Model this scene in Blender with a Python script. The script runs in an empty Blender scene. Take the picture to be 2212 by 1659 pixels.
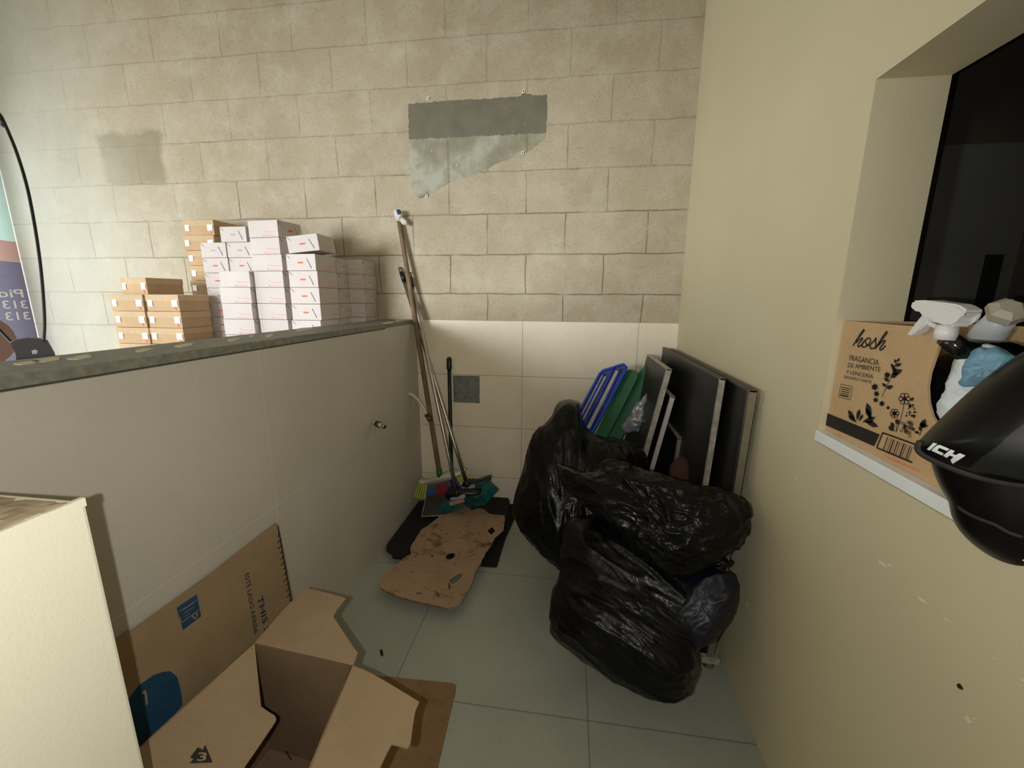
import bpy, bmesh, math, random
from mathutils import Vector, Matrix, noise
random.seed(7)
SC = bpy.context.scene
COL = SC.collection

# ------------------------------------------------------------------ camera
F_PX, YAW, PIT, ROL = 890.08, -0.1383, -0.2057, 0.0059
CAM = Vector((-0.5441, -2.2090, 1.1896))
_cy, _sy, _cp, _sp = math.cos(YAW), math.sin(YAW), math.cos(PIT), math.sin(PIT)
FWD = Vector((_sy*_cp, _cy*_cp, _sp)); _r0 = Vector((_cy, -_sy, 0)); _u0 = _r0.cross(FWD)
RGT = _r0*math.cos(ROL) + _u0*math.sin(ROL); UPV = _u0*math.cos(ROL) - _r0*math.sin(ROL)
cd = bpy.data.cameras.new('camera'); cam = bpy.data.objects.new('camera', cd); COL.objects.link(cam)
m = Matrix((RGT, UPV, -FWD)).transposed().to_4x4(); m.translation = CAM; cam.matrix_world = m
cd.sensor_fit = 'HORIZONTAL'; cd.sensor_width = 36; cd.lens = F_PX/2212*36; cd.clip_start = 0.02
SC.camera = cam
SC.view_settings.view_transform = 'Standard'; SC.view_settings.look = 'None'
SC.view_settings.gamma = 1; SC.view_settings.use_curve_mapping = False
SC.view_settings.exposure = 0.0
try:
    SC.cycles.use_denoising = True
    SC.cycles.max_bounces = 8; SC.cycles.diffuse_bounces = 5; SC.cycles.sample_clamp_indirect = 6
except Exception: pass

# ------------------------------------------------------------------ light
W = bpy.data.worlds.new('world'); SC.world = W; W.use_nodes = True
W.node_tree.nodes['Background'].inputs[0].default_value = (1.0, 0.97, 0.91, 1)
W.node_tree.nodes['Background'].inputs[1].default_value = 0.27
def area(name, loc, direction, sx, sy, power, col, spread=math.pi):
    l = bpy.data.lights.new(name, 'AREA'); l.shape = 'RECTANGLE'; l.size = sx; l.size_y = sy
    l.energy = power; l.color = col; l.spread = spread
    o = bpy.data.objects.new(name, l); COL.objects.link(o); o.location = loc
    o.rotation_euler = Vector(direction).to_track_quat('-Z', 'Y').to_euler(); return o
# daylight through the shop front on the far side
area('shopfront_daylight', (-4.10, -1.20, 1.02), (1, -.05, 0), 2.3, 1.75, 45, (0.95, 1.0, 0.985))
# daylight through the shop entrance behind and to the side
area('entrance_daylight', (-4.3, -7.2, 1.35), (.10, 1, 0), 2.2, 2.1, 600, (0.93, 0.97, 1.0))
# phone lamp beside the lens
area('phone_flash', CAM + RGT*(-0.055) - UPV*0.012, FWD - RGT*.20 - UPV*.1, 0.008, 0.008, 5.2, (1.0, 0.975, 0.92))

# ------------------------------------------------------------------ pixel -> place
def ray(x, y): return FWD + RGT*((x-1106)/F_PX) - UPV*((y-829.5)/F_PX)
def at(x, y, ax, val):
    v = ray(x, y); return CAM + v*((val-CAM[ax])/v[ax])
def atd(x, y, d): return CAM + ray(x, y)*d
def atp(x, y, p0, n):
    v = ray(x, y); n = Vector(n); return CAM + v*(((Vector(p0)-CAM).dot(n))/v.dot(n))

# ------------------------------------------------------------------ materials
def lin(c): return tuple(((x/255)/12.92 if x/255 <= .04045 else ((x/255+.055)/1.055)**2.4) for x in c)
class NT:
    def __init__(s, name):
        s.m = bpy.data.materials.new(name); s.m.use_nodes = True; s.t = s.m.node_tree
        s.b = s.t.nodes['Principled BSDF']; s.co = None
    def n(s, typ, **k):
        o = s.t.nodes.new(typ)
        for a, b in k.items(): setattr(o, a, b)
        return o
    def l(s, a, b): s.t.links.new(a, b)
    def pos(s):
        if s.co is None: s.co = s.n('ShaderNodeNewGeometry').outputs['Position']
        return s.co
    def math(s, op, a, b=None, c=None, clamp=False):
        o = s.n('ShaderNodeMath', operation=op); o.use_clamp = clamp
        for i, v in enumerate((a, b, c)):
            if v is None: continue
            if isinstance(v, (int, float)): o.inputs[i].default_value = v
            else: s.l(v, o.inputs[i])
        return o.outputs[0]
    def noise(s, scale, detail=4, rough=.55, vec=None, stretch=None):
        o = s.n('ShaderNodeTexNoise'); o.inputs['Scale'].default_value = scale
        o.inputs['Detail'].default_value = detail; o.inputs['Roughness'].default_value = rough
        v = vec if vec is not None else s.pos()
        if stretch:
            mp = s.n('ShaderNodeMapping'); mp.inputs['Scale'].default_value = stretch; s.l(v, mp.inputs[0]); v = mp.outputs[0]
        s.l(v, o.inputs['Vector']); return o.outputs['Fac']
    def ramp(s, fac, stops):
        o = s.n('ShaderNodeValToRGB'); e = o.color_ramp.elements
        while len(e) < len(stops): e.new(.5)
        for i, (p, c) in enumerate(stops):
            e[i].position = p; e[i].color = (*c, 1) if len(c) == 3 else c
        s.l(fac, o.inputs[0]); return o.outputs[0]
    def mix(s, fac, a, b, blend='MIX'):
        o = s.n('ShaderNodeMix', data_type='RGBA', blend_type=blend)
        for i, v in ((0, fac), (6, a), (7, b)):
            if isinstance(v, (int, float)): o.inputs[i].default_value = v
            elif isinstance(v, tuple): o.inputs[i].default_value = (*v[:3], 1)
            else: s.l(v, o.inputs[i])
        return o.outputs[2]
    def sep(s):
        o = s.n('ShaderNodeSeparateXYZ'); s.l(s.pos(), o.inputs[0]); return o.outputs
    def bump(s, h, strength=.3, dist=.002):
        o = s.n('ShaderNodeBump'); o.inputs['Strength'].default_value = strength; o.inputs['Distance'].default_value = dist
        s.l(h, o.inputs['Height']); s.l(o.outputs[0], s.b.inputs['Normal'])
    def base(s, c):
        if isinstance(c, tuple): s.b.inputs['Base Color'].default_value = (*c[:3], 1)
        else: s.l(c, s.b.inputs['Base Color'])
    def set(s, rough=.6, metal=0, spec=.5, coat=0):
        s.b.inputs['Roughness'].default_value = rough; s.b.inputs['Metallic'].default_value = metal
        s.b.inputs['Specular IOR Level'].default_value = spec; s.b.inputs['Coat Weight'].default_value = coat; return s

def simple(name, rgb, rough=.6, metal=0, var=.12, scale=30, bump=0, stretch=None, spec=.5):
    t = NT(name).set(rough, metal, spec); c = lin(rgb)
    n = t.noise(scale, 4, stretch=stretch)
    t.base(t.ramp(n, [(.3, tuple(x*(1-var) for x in c)), (.7, tuple(min(1, x*(1+var)) for x in c))]))
    if bump: t.bump(n, bump)
    return t.m

def line_mask(t, coord, off, period, width):
    """1 on grid lines coord = off + k*period."""
    a = t.math('ADD', coord, -off + 100*period + period/2)
    a = t.math('MODULO', a, period)
    a = t.math('ABSOLUTE', t.math('SUBTRACT', a, period/2))
    return t.math('LESS_THAN', a, width/2)

M = {}
# painted concrete block wall, 40 x 20 cm courses
t = NT('painted_block').set(.85, spec=.25)
x, y, z = t.sep()
cb = t.n('ShaderNodeCombineXYZ'); t.l(t.math('ADD', x, 8.185), cb.inputs[0]); t.l(t.math('ADD', z, .3893), cb.inputs[1])
wob = t.noise(9, 3); wv = t.n('ShaderNodeVectorMath', operation='MULTIPLY_ADD')
ns = t.n('ShaderNodeTexNoise'); ns.inputs['Scale'].default_value = 7; t.l(t.pos(), ns.inputs['Vector'])
sb = t.n('ShaderNodeVectorMath', operation='SUBTRACT'); t.l(ns.outputs['Color'], sb.inputs[0]); sb.inputs[1].default_value = (.5, .5, .5)
t.l(sb.outputs[0], wv.inputs[0]); wv.inputs[1].default_value = (.02, .014, 0); t.l(cb.outputs[0], wv.inputs[2])
br = t.n('ShaderNodeTexBrick'); t.l(wv.outputs[0], br.inputs['Vector'])
br.inputs['Scale'].default_value = 1; br.inputs['Brick Width'].default_value = .4; br.inputs['Row Height'].default_value = .2
br.inputs['Mortar Size'].default_value = .0045; br.inputs['Mortar Smooth'].default_value = .6; br.offset = .5; br.squash = 1
br.inputs['Color1'].default_value = (.45, .45, .45, 1); br.inputs['Color2'].default_value = (.62, .62, .62, 1); br.inputs['Bias'].default_value = 0
mort = br.outputs['Fac']
# joints fade out under the paint in patches, more so high up
vis = t.ramp(t.math('ADD', t.noise(4.5, 4, .65), t.math('MULTIPLY', t.math('SUBTRACT', 1.72, z), .34)), [(.46, (.03,)*3), (.62, (1,)*3)])
mv = t.math('MULTIPLY', mort, vis)
big = t.noise(1.1, 5, .6); med = t.noise(6, 6, .7); pit = t.noise(140, 2, .6)
c0 = t.ramp(big, [(.3, lin((164, 151, 128))), (.7, lin((184, 171, 148)))])
c0 = t.mix(.22, c0, br.outputs['Color'], 'OVERLAY')
c0 = t.mix(t.math('MULTIPLY', t.ramp(med, [(.45, (0,)*3), (.72, (1,)*3)]), .5), c0, lin((206, 200, 182)))
c0 = t.mix(t.math('MULTIPLY', t.ramp(t.noise(14, 5, .75), [(.56, (0,)*3), (.72, (1,)*3)]), .22), c0, lin((120, 108, 84)))
c0 = t.mix(t.math('MULTIPLY', t.math('LESS_THAN', pit, .38), .42), c0, lin((95, 85, 65)))
c0 = t.mix(t.math('MULTIPLY', mv, .62), c0, lin((108, 98, 80)))
# one block left without the last coat
wz = t.math('ADD', z, t.math('MULTIPLY', t.math('SUBTRACT', med, .5), .10)); wx = t.math('ADD', x, t.math('MULTIPLY', t.math('SUBTRACT', t.noise(5), .5), .10))
def band(c, a, b, s=.03):
    u = t.n('ShaderNodeMapRange'); u.interpolation_type = 'SMOOTHSTEP'; t.l(c, u.inputs[0]); u.inputs[1].default_value = a-s; u.inputs[2].default_value = a+s
    v = t.n('ShaderNodeMapRange'); v.interpolation_type = 'SMOOTHSTEP'; t.l(c, v.inputs[0]); v.inputs[1].default_value = b-s; v.inputs[2].default_value = b+s; v.inputs[3].default_value = 1; v.inputs[4].default_value = 0
    return t.math('MULTIPLY', u.outputs[0], v.outputs[0])
st = t.math('MULTIPLY', band(wx, -3.22, -2.82, .02), band(wz, 1.81, 2.08, .02))
c0 = t.mix(t.math('MULTIPLY', st, .6), c0, lin((128, 118, 92)))
cool_tint = t.n('ShaderNodeMapRange'); cool_tint.interpolation_type = 'SMOOTHSTEP'; t.l(t.math('ADD', x, t.math('MULTIPLY', t.math('SUBTRACT', big, .5), 1.6)), cool_tint.inputs[0]); cool_tint.inputs[1].default_value = -2.6; cool_tint.inputs[2].default_value = -3.9
c0 = t.mix(t.math('MULTIPLY', cool_tint.outputs[0], .6), c0, lin((214, 216, 206)))  # whitish wash near the shop front: cool daylight tint put into the colour
t.base(c0)
h = t.math('ADD', t.math('MULTIPLY', mv, -1.0), t.math('ADD', t.math('MULTIPLY', med, .35), t.math('MULTIPLY', pit, .22)))
t.bump(h, .45, .004); M['block'] = t.m

def tile_mat(name, rgb, u_axis, u0, up, z0, zp, grout, rough=.35, w=.0035, var=.06, zaxis=2, gmix=.8):
    t = NT(name).set(rough, spec=.4); s = t.sep(); c = lin(rgb)
    n = t.noise(3, 5, .6); f = t.noise(90, 3)
    col = t.ramp(t.math('ADD', t.math('MULTIPLY', n, .7), t.math('MULTIPLY', f, .3)), [(.35, tuple(q*(1-var) for q in c)), (.65, tuple(q*(1+var) for q in c))])
    g = t.math('MAXIMUM', line_mask(t, s[u_axis], u0, up, w), line_mask(t, s[zaxis], z0, zp, w))
    t.base(t.mix(t.math('MULTIPLY', g, gmix), col, lin(grout)))
    t.bump(t.math('ADD', t.math('MULTIPLY', g, -1.0), t.math('MULTIPLY', f, .06)), .35, .0015); return t.m
M['tile_back'] = tile_mat('back_tile', (234, 222, 200), 0, -.195, .6, .17, .3, (148, 134, 110), w=.003)
M['tile_half'] = tile_mat('half_wall_tile', (190, 184, 172), 1, -.595, .6, -.016, .6, (205, 198, 182), rough=.5)
M['tile_floor'] = tile_mat('floor_tile', (158, 160, 148), 0, -.4548, .6, -.624, .6, (96, 92, 78), rough=.45, w=.004, var=.10, zaxis=1, gmix=.6)

def paint(name, rgb, s1=.05):
    t = NT(name).set(.7, spec=.3); c = lin(rgb); n = t.noise(1.3, 3); f = t.noise(220, 3, .6)
    t.base(t.ramp(n, [(.3, tuple(q*(1-s1) for q in c)), (.7, tuple(q*(1+s1) for q in c))]))
    t.bump(f, .25, .0015); return t.m
M['wall_paint'] = paint('beige_wall_paint', (214, 204, 172))
M['ceiling'] = paint('ceiling_paint', (190, 184, 165))
M['cream'] = paint('cream_gloss_paint', (232, 228, 206), .03)
M['sill'] = simple('white_sill', (246, 251, 255), .35, var=.03)
M['cap'] = simple('grey_stone_cap', (122, 120, 108), .6, var=.25, scale=60, bump=.3)
M['joint'] = simple('dark_joint', (70, 66, 56), .9)
M['mortar'] = simple('pale_mortar', (196, 188, 152), .9, var=.15)
M['chip'] = simple('chipped_plaster', (232, 226, 205), .9, var=.08)
M['hole'] = simple('dark_hole', (40, 28, 26), .9)
M['rough_brick'] = simple('broken_masonry', (178, 160, 134), .95, var=.35, scale=26, bump=.8)
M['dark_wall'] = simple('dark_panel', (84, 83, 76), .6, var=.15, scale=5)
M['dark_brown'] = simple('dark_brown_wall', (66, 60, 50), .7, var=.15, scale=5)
M['black_gap'] = simple('gap_shade', (14, 10, 10), .6)
M['alu'] = simple('aluminium', (170, 166, 158), .32, 1, var=.1, scale=60)
M['alu_worn'] = simple('worn_painted_aluminium', (176, 170, 156), .5, .3, var=.30, scale=35)
M['black_board'] = simple('black_board', (25, 24, 22), .42, var=.4, scale=9)
M['black_mat'] = simple('black_rubber', (11, 11, 11), .85, var=.3, scale=120, bump=.6)
M['black_plastic'] = simple('black_plastic', (15, 15, 17), .4, var=.2)
M['wood'] = simple('weathered_wood', (118, 98, 72), .8, var=.35, scale=18, stretch=(4, 4, .6), bump=.3)
M['blue_lid'] = simple('blue_plastic', (20, 66, 190), .4, var=.08)
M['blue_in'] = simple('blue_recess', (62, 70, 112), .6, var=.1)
M['lid_stripe'] = simple('pale_strip', (178, 164, 150), .6, var=.1)
M['green_lid'] = simple('green_plastic', (12, 92, 52), .5, var=.08)
M['yellow_br'] = simple('yellow_bristle', (196, 204, 44), .6, var=.25, scale=300)
M['blue_br'] = simple('blue_bristle', (32, 92, 152), .6, var=.25, scale=300)
M['red_br'] = simple('magenta_bristle', (140, 30, 62), .6, var=.25, scale=300)
M['teal_br'] = simple('teal_bristle', (24, 98, 98), .5, var=.3, scale=300)
M['white_plastic'] = simple('white_plastic', (236, 234, 236), .35, var=.03)
M['broom_head'] = simple('white_broom_head', (205, 202, 188), .3, .2, var=.05)
M['green_pl'] = simple('green_collar', (38, 92, 44), .5)
M['pvc'] = simple('white_pvc', (204, 196, 180), .4, var=.06)
M['bronze'] = simple('bronze_clamp', (92, 74, 48), .45, .5, var=.3, scale=80)
M['label_pl'] = simple('label_lilac', (158, 152, 172), .4, var=.15, scale=120)
M['label_red'] = simple('label_salmon', (172, 128, 118), .5, var=.3, scale=200)
M['dust_pan'] = simple('smoky_pan', (52, 50, 44), .35, var=.2)
M['knot'] = simple('white_rag', (216, 212, 204), .8, var=.1)
M['knot_blue'] = simple('blue_rag', (48, 62, 112), .8, var=.1)
M['white_card'] = simple('white_card', (196, 186, 181), .55, var=.03, scale=8)
M['tape'] = simple('clear_tape', (250, 250, 246), .12, var=.02)
M['ink_red'] = simple('red_ink', (226, 84, 66), .6)
M['ink_pink'] = simple('pale_red_ink', (214, 160, 152), .6)
M['ink_grey'] = simple('grey_ink', (170, 158, 150), .6)
M['ink_orange'] = simple('orange_ink', (226, 130, 100), .6)
M['slit'] = simple('slit_shadow', (70, 56, 66), .8)
M['ink_black'] = simple('black_ink', (34, 27, 24), .7)
M['ink_blue'] = simple('blue_ink', (22, 66, 96), .7, var=.2)
M['ink_navy'] = simple('navy_ink', (34, 42, 66), .7)
def card(name, rgb, stripes=None, stain=0, dark=(84, 58, 30)):
    t = NT(name).set(.85, spec=.2); c = lin(rgb)
    n = t.noise(7, 6, .65); f = t.noise(160, 3)
    col = t.ramp(t.math('ADD', t.math('MULTIPLY', n, .7), t.math('MULTIPLY', f, .3)), [(.32, tuple(q*.86 for q in c)), (.66, tuple(q*1.1 for q in c))])
    if stain:
        s1 = t.ramp(t.noise(11, 6, .72), [(.52, (0,)*3), (.68, (1,)*3)]); col = t.mix(t.math('MULTIPLY', s1, stain), col, lin(dark))
        s2 = t.ramp(t.noise(38, 3, .6, stretch=(1, 2.2, 1)), [(.64, (0,)*3), (.72, (1,)*3)]); col = t.mix(t.math('MULTIPLY', s2, stain), col, lin((52, 36, 20)))
    t.base(col); t.bump(t.noise(60, 3, stretch=stripes or (1, 1, 1)), .15, .001); return t.m
M['card'] = card('plain_cardboard', (156, 134, 106))
M['card_in_shaded'] = card('cardboard_inside_shaded', (132, 108, 84))  # darker than the flaps: shade inside the open carton put into the colour
M['card_old'] = card('old_carton_board', (150, 128, 98))
M['card_dirty'] = card('stained_cardboard', (164, 136, 110), stain=.9)
M['card_floor'] = card('trodden_cardboard', (136, 108, 76), stain=.35)
M['card_hosh'] = card('printed_carton', (204, 172, 132), (40, 40, .5))
M['kraft'] = card('kraft_board', (186, 156, 122))
M['kraft_pale'] = card('pale_kraft_board', (192, 166, 132))

def bag_mat():
    t = NT('black_bin_liner').set(.22, spec=.20)
    n = t.noise(26, 5, .6, stretch=(1, 1, .35)); n2 = t.noise(9, 4, .6)
    t.base(t.ramp(n2, [(.3, (.002, .002, .0022)), (.7, (.005, .005, .0048))]))
    r = t.ramp(t.noise(14, 3), [(.35, (.22,)*3), (.7, (.45,)*3)]); t.l(r, t.b.inputs['Roughness'])
    t.bump(n, .35, .008); return t.m
M['bag'] = bag_mat()
M['bag_blue'] = simple('navy_liner', (6, 9, 30), .45, var=.3, scale=20, bump=.5)
def shell_mat(name, c, r):
    t = NT(name).set(r, spec=.22, coat=0); t.base(c); t.bump(t.noise(300, 2), .04, .001); return t.m
M['shield'] = shell_mat('helmet_shield', (.003, .003, .0033), .3)
M['shell'] = shell_mat('helmet_shell', (.004, .004, .0045), .32)
M['gasket'] = simple('rubber_gasket', (46, 42, 38), .7, var=.2)
M['matte_side'] = simple('dark_satin_shell', (22, 25, 28), .5, var=.15)
M['silver_film'] = simple('crumpled_film', (150, 152, 156), .3, .3, var=.35, scale=60, bump=1)
M['bottle'] = simple('dark_bottle', (22, 20, 19), .15, var=.2)
M['pack_white'] = simple('white_pack', (222, 230, 234), .4, var=.04)
M['pack_blue'] = simple('pale_blue_wrap', (120, 168, 196), .45, var=.35, scale=28, bump=.7)
M['cement'] = None
t = NT('bare_cement_patch').set(.8, spec=.25); x, y, z = t.sep()
n1 = t.noise(7, 5, .6); n2 = t.noise(30, 5, .7, stretch=(2.2, 1, .5)); zz = t.math('ADD', z, t.math('MULTIPLY', t.math('SUBTRACT', n2, .5), .03))
zz = t.math('ADD', zz, t.math('MULTIPLY', x, -.0))
up = t.math('GREATER_THAN', zz, 1.975)
cl = t.ramp(n1, [(.38, lin((142, 136, 116))), (.5, lin((156, 152, 134))), (.6, lin((174, 172, 157)))])
cu = t.ramp(t.noise(12, 4), [(.3, lin((108, 105, 90))), (.7, lin((124, 117, 101)))])
c = t.mix(up, cl, cu)
bb = t.math('MULTIPLY', t.math('LESS_THAN', z, 1.82), t.math('LESS_THAN', n1, .47)); c = t.mix(t.math('MULTIPLY', bb, .6), c, lin((108, 100, 84)))
c = t.mix(t.math('MULTIPLY', t.math('GREATER_THAN', t.noise(42, 3, .6, stretch=(1.6, 1, .6)), .69), .8), c, lin((206, 204, 186)))
vj = t.math('MULTIPLY', line_mask(t, x, -1.185, .4, .012), t.math('LESS_THAN', z, 1.97)); c = t.mix(t.math('MULTIPLY', vj, .4), c, lin((110, 100, 80)))
t.base(c); t.bump(n2, .3, .002); M['cement'] = t.m
t = NT('galvanised_plate').set(.5, .1); n = t.noise(50, 5, .7)
c = t.ramp(n, [(.35, lin((96, 100, 100))), (.6, lin((128, 130, 126)))])
c = t.mix(t.ramp(t.noise(30, 4, .7), [(.60, (0,)*3), (.70, (1,)*3)]), c, lin((122, 88, 48))); t.base(c); M['galv'] = t.m
def glass():
    t = NT('clear_glass'); t.b.inputs['Transmission Weight'].default_value = 1; t.b.inputs['Roughness'].default_value = 0; t.b.inputs['IOR'].default_value = 1.02
    t.b.inputs['Base Color'].default_value = (.97, 1, .99, 1)
    tr = t.n('ShaderNodeBsdfTransparent'); gl = t.n('ShaderNodeBsdfGlossy'); mx = t.n('ShaderNodeMixShader'); mx.inputs[0].default_value = .04
    gl.inputs['Roughness'].default_value = .02
    t.l(tr.outputs[0], mx.inputs[1]); t.l(gl.outputs[0], mx.inputs[2]); t.l(mx.outputs[0], t.t.nodes['Material Output'].inputs[0]); return t.m
M['glass'] = glass()
def banner(name, rgb):
    t = NT(name); t.b.inputs['Base Color'].default_value = (*lin(rgb), 1); t.b.inputs['Roughness'].default_value = .5
    tr = t.n('ShaderNodeBsdfTranslucent'); tr.inputs[0].default_value = (*lin(rgb), 1)
    mx = t.n('ShaderNodeMixShader'); mx.inputs[0].default_value = .85
    t.l(t.b.outputs[0], mx.inputs[1]); t.l(tr.outputs[0], mx.inputs[2]); t.l(mx.outputs[0], t.t.nodes['Material Output'].inputs[0]); return t.m

# ------------------------------------------------------------------ mesh helpers
def tag(o, label=None, cat=None, group=None, kind=None):
    if label: o['label'] = label
    if cat: o['category'] = cat
    if group: o['group'] = group
    if kind: o['kind'] = kind
    return o
def thing(name, label, cat, loc=(0, 0, 0), group=None, rotz=0):
    o = bpy.data.objects.new(name, None); COL.objects.link(o); o.location = loc; o.rotation_euler = (0, 0, rotz)
    o.empty_display_size = .05
    return tag(o, label, cat, group)
def wloc(o):
    v = Vector((0, 0, 0))
    while o is not None: v = v + o.location; o = o.parent
    return v
def link(name, me, mat, parent=None, smooth=False, local=False):
    """a mesh given in world coordinates (or in its thing's own when local)"""
    me.materials.clear(); me.materials.append(mat)
    if parent is None:
        xs = [v.co for v in me.vertices]
        b = Vector(((min(v.x for v in xs)+max(v.x for v in xs))/2, (min(v.y for v in xs)+max(v.y for v in xs))/2, min(v.z for v in xs)))
        me.transform(Matrix.Translation(-b)); o = bpy.data.objects.new(name, me); o.location = b
    else:
        if not local: me.transform(Matrix.Translation(-wloc(parent)))
        o = bpy.data.objects.new(name, me); o.parent = parent
    COL.objects.link(o)
    if smooth:
        for p in me.polygons: p.use_smooth = True
    return o
class MB:
    def __init__(s): s.bm = bmesh.new()
    def box(s, lo, hi, mat=None, bev=0):
        lo, hi = Vector(lo), Vector(hi); r = bmesh.ops.create_cube(s.bm, size=1)
        vs = r['verts']
        for v in vs: v.co = Vector([(lo[i]+hi[i])/2 + v.co[i]*(hi[i]-lo[i]) for i in range(3)])
        if bev:
            es = list({e for v in vs for e in v.link_edges})
            bmesh.ops.bevel(s.bm, geom=es, offset=bev, segments=2, affect='EDGES', profile=.6)
        if mat is not None:
            for v in s.bm.verts:
                if v.is_valid: pass
            bmesh.ops.transform(s.bm, matrix=mat, verts=list(s.bm.verts))
        return s
    def obox(s, p, ex, ey, ez):
        """box from corner p with edge vectors"""
        p, ex, ey, ez = map(Vector, (p, ex, ey, ez))
        v = [s.bm.verts.new(p + ex*a + ey*b + ez*c) for c in (0, 1) for b in (0, 1) for a in (0, 1)]
        for f in ((0, 2, 3, 1), (4, 5, 7, 6), (0, 1, 5, 4), (2, 6, 7, 3), (0, 4, 6, 2), (1, 3, 7, 5)): s.bm.faces.new([v[i] for i in f])
        return s
    def tube(s, pts, r, seg=12, cap=True):
        pts = [Vector(p) for p in pts]; rs = r if isinstance(r, (list, tuple)) else [r]*len(pts); rings = []
        a = Vector((0, 0, 1))
        for i, p in enumerate(pts):
            d = (pts[min(i+1, len(pts)-1)] - pts[max(i-1, 0)]).normalized()
            if abs(d.dot(a)) > .95: a = Vector((1, 0, 0))
            u = (a - d*a.dot(d)).normalized(); v = d.cross(u); a = u
            rings.append([s.bm.verts.new(p + (u*math.cos(q*math.tau/seg) + v*math.sin(q*math.tau/seg))*rs[i]) for q in range(seg)])
        for k in range(len(rings)-1):
            for q in range(seg): s.bm.faces.new((rings[k][q], rings[k][(q+1) % seg], rings[k+1][(q+1) % seg], rings[k+1][q]))
        if cap: s.bm.faces.new(rings[0][::-1]); s.bm.faces.new(rings[-1])
        return s
    def prism(s, pts, off):
        a = [s.bm.verts.new(Vector(p)) for p in pts]; b = [s.bm.verts.new(Vector(p)+Vector(off)) for p in pts]; n = len(a)
        s.bm.faces.new(a[::-1]); s.bm.faces.new(b)
        for i in range(n): s.bm.faces.new((a[i], a[(i+1) % n], b[(i+1) % n], b[i]))
        return s
    def mesh(s, name='m'):
        bmesh.ops.recalc_face_normals(s.bm, faces=s.bm.faces)
        me = bpy.data.meshes.new(name); s.bm.to_mesh(me); s.bm.free(); return me
    def build(s, name, mat, parent=None, smooth=False, local=False): return link(name, s.mesh(name), mat, parent, smooth, local)
def curve_mesh(cu):
    o = bpy.data.objects.new('tmp', cu); COL.objects.link(o)
    dg = bpy.context.evaluated_depsgraph_get(); me = bpy.data.meshes.new_from_object(o.evaluated_get(dg))
    bpy.data.objects.remove(o); bpy.data.curves.remove(cu); return me
def smooth_poly(pts, n=4):
    """Catmull-Rom through a closed list of 2-D/3-D points"""
    out = []; P = [Vector(p) for p in pts]; N = len(P)
    for i in range(N):
        a, b, c, d = P[i-1], P[i], P[(i+1) % N], P[(i+2) % N]
        for k in range(n):
            t = k/n; out.append(.5*((2*b) + (c-a)*t + (2*a-5*b+4*c-d)*t*t + (3*b-a-3*c+d)*t**3))
    return out
def smooth_line(pts, n=5):
    P = [Vector(p) for p in pts]; out = []
    for i in range(len(P)-1):
        a, b, c, d = P[max(i-1, 0)], P[i], P[i+1], P[min(i+2, len(P)-1)]
        for k in range(n):
            t = k/n; out.append(.5*((2*b) + (c-a)*t + (2*a-5*b+4*c-d)*t*t + (3*b-a-3*c+d)*t**3))
    out.append(P[-1]); return out
def plate(loops3, thick, normal=None, rough=0, bend=None):
    """flat sheet from closed 3-D loops in one plane (first is the outline, the others holes), given its thickness"""
    L = [[Vector(p) for p in l] for l in loops3]; o = L[0][0]
    if normal is None:
        normal = Vector((0, 0, 0))
        for i in range(len(L[0])): normal += (L[0][i]-o).cross(L[0][(i+1) % len(L[0])]-o)
        normal.normalize()
        if normal.dot(CAM-o) < 0: normal = -normal
    n = Vector(normal).normalized(); u = (L[0][1]-o); u = (u-n*u.dot(n)).normalized(); v = n.cross(u)
    cu = bpy.data.curves.new('c', 'CURVE'); cu.dimensions = '2D'; cu.fill_mode = 'BOTH'; cu.extrude = thick/2
    for l in L:
        s = cu.splines.new('POLY'); s.points.add(len(l)-1); s.use_cyclic_u = True
        for i, p in enumerate(l): s.points[i].co = ((p-o).dot(u), (p-o).dot(v), 0, 1)
    me = curve_mesh(cu)
    mt = Matrix((u, v, n)).transposed().to_4x4(); mt.translation = o - n*thick/2; me.transform(mt); return me
def px(pts, p0, n): return [atp(a, b, p0, n) for a, b in pts]
def px_plate(name, pts, p0, n, thick, mat, parent=None, holes=(), ragged=0, lift=0):
    loop = px(pts, p0, n); n = Vector(n).normalized()
    if n.dot(CAM-Vector(p0)) < 0: n = -n
    if ragged:
        out = []
        for i, p in enumerate(loop):
            q = loop[(i+1) % len(loop)]; k = max(1, int((q-p).length/.008))
            for j in range(k):
                r = p.lerp(q, j/k); out.append(r + Vector((random.uniform(-1, 1), random.uniform(-1, 1), random.uniform(-1, 1)))*ragged*(j > 0))
        loop = [r - n*(r-Vector(p0)).dot(n) for r in out]
    if lift: loop = [p + n*lift for p in loop]
    hl = [[p + n*lift for p in px(h, p0, n)] for h in holes]
    return link(name, plate([loop]+hl, thick, n), mat, parent)
def stroke(mb, pts, width, n, p0):
    """flat ribbon along pixel points on the plane p0, n; width in metres (one or per point)"""
    P = [atp(a, b, p0, n) for a, b in pts]; n = Vector(n).normalized()
    if n.dot(CAM-Vector(p0)) < 0: n = -n
    P = smooth_line(P, 4) if len(P) > 2 else P; N = len(P); L = []; R = []
    for i, p in enumerate(P):
        w = width if not isinstance(width, (list, tuple)) else width[min(len(width)-1, int(i/(N-1)*(len(width)-1)+.5))]
        d = (P[min(i+1, N-1)]-P[max(i-1, 0)]).normalized(); s = n.cross(d)
        L.append(mb.bm.verts.new(p+s*w/2+n*.0006)); R.append(mb.bm.verts.new(p-s*w/2+n*.0006))
    for i in range(N-1): mb.bm.faces.new((L[i], L[i+1], R[i+1], R[i]))
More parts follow.
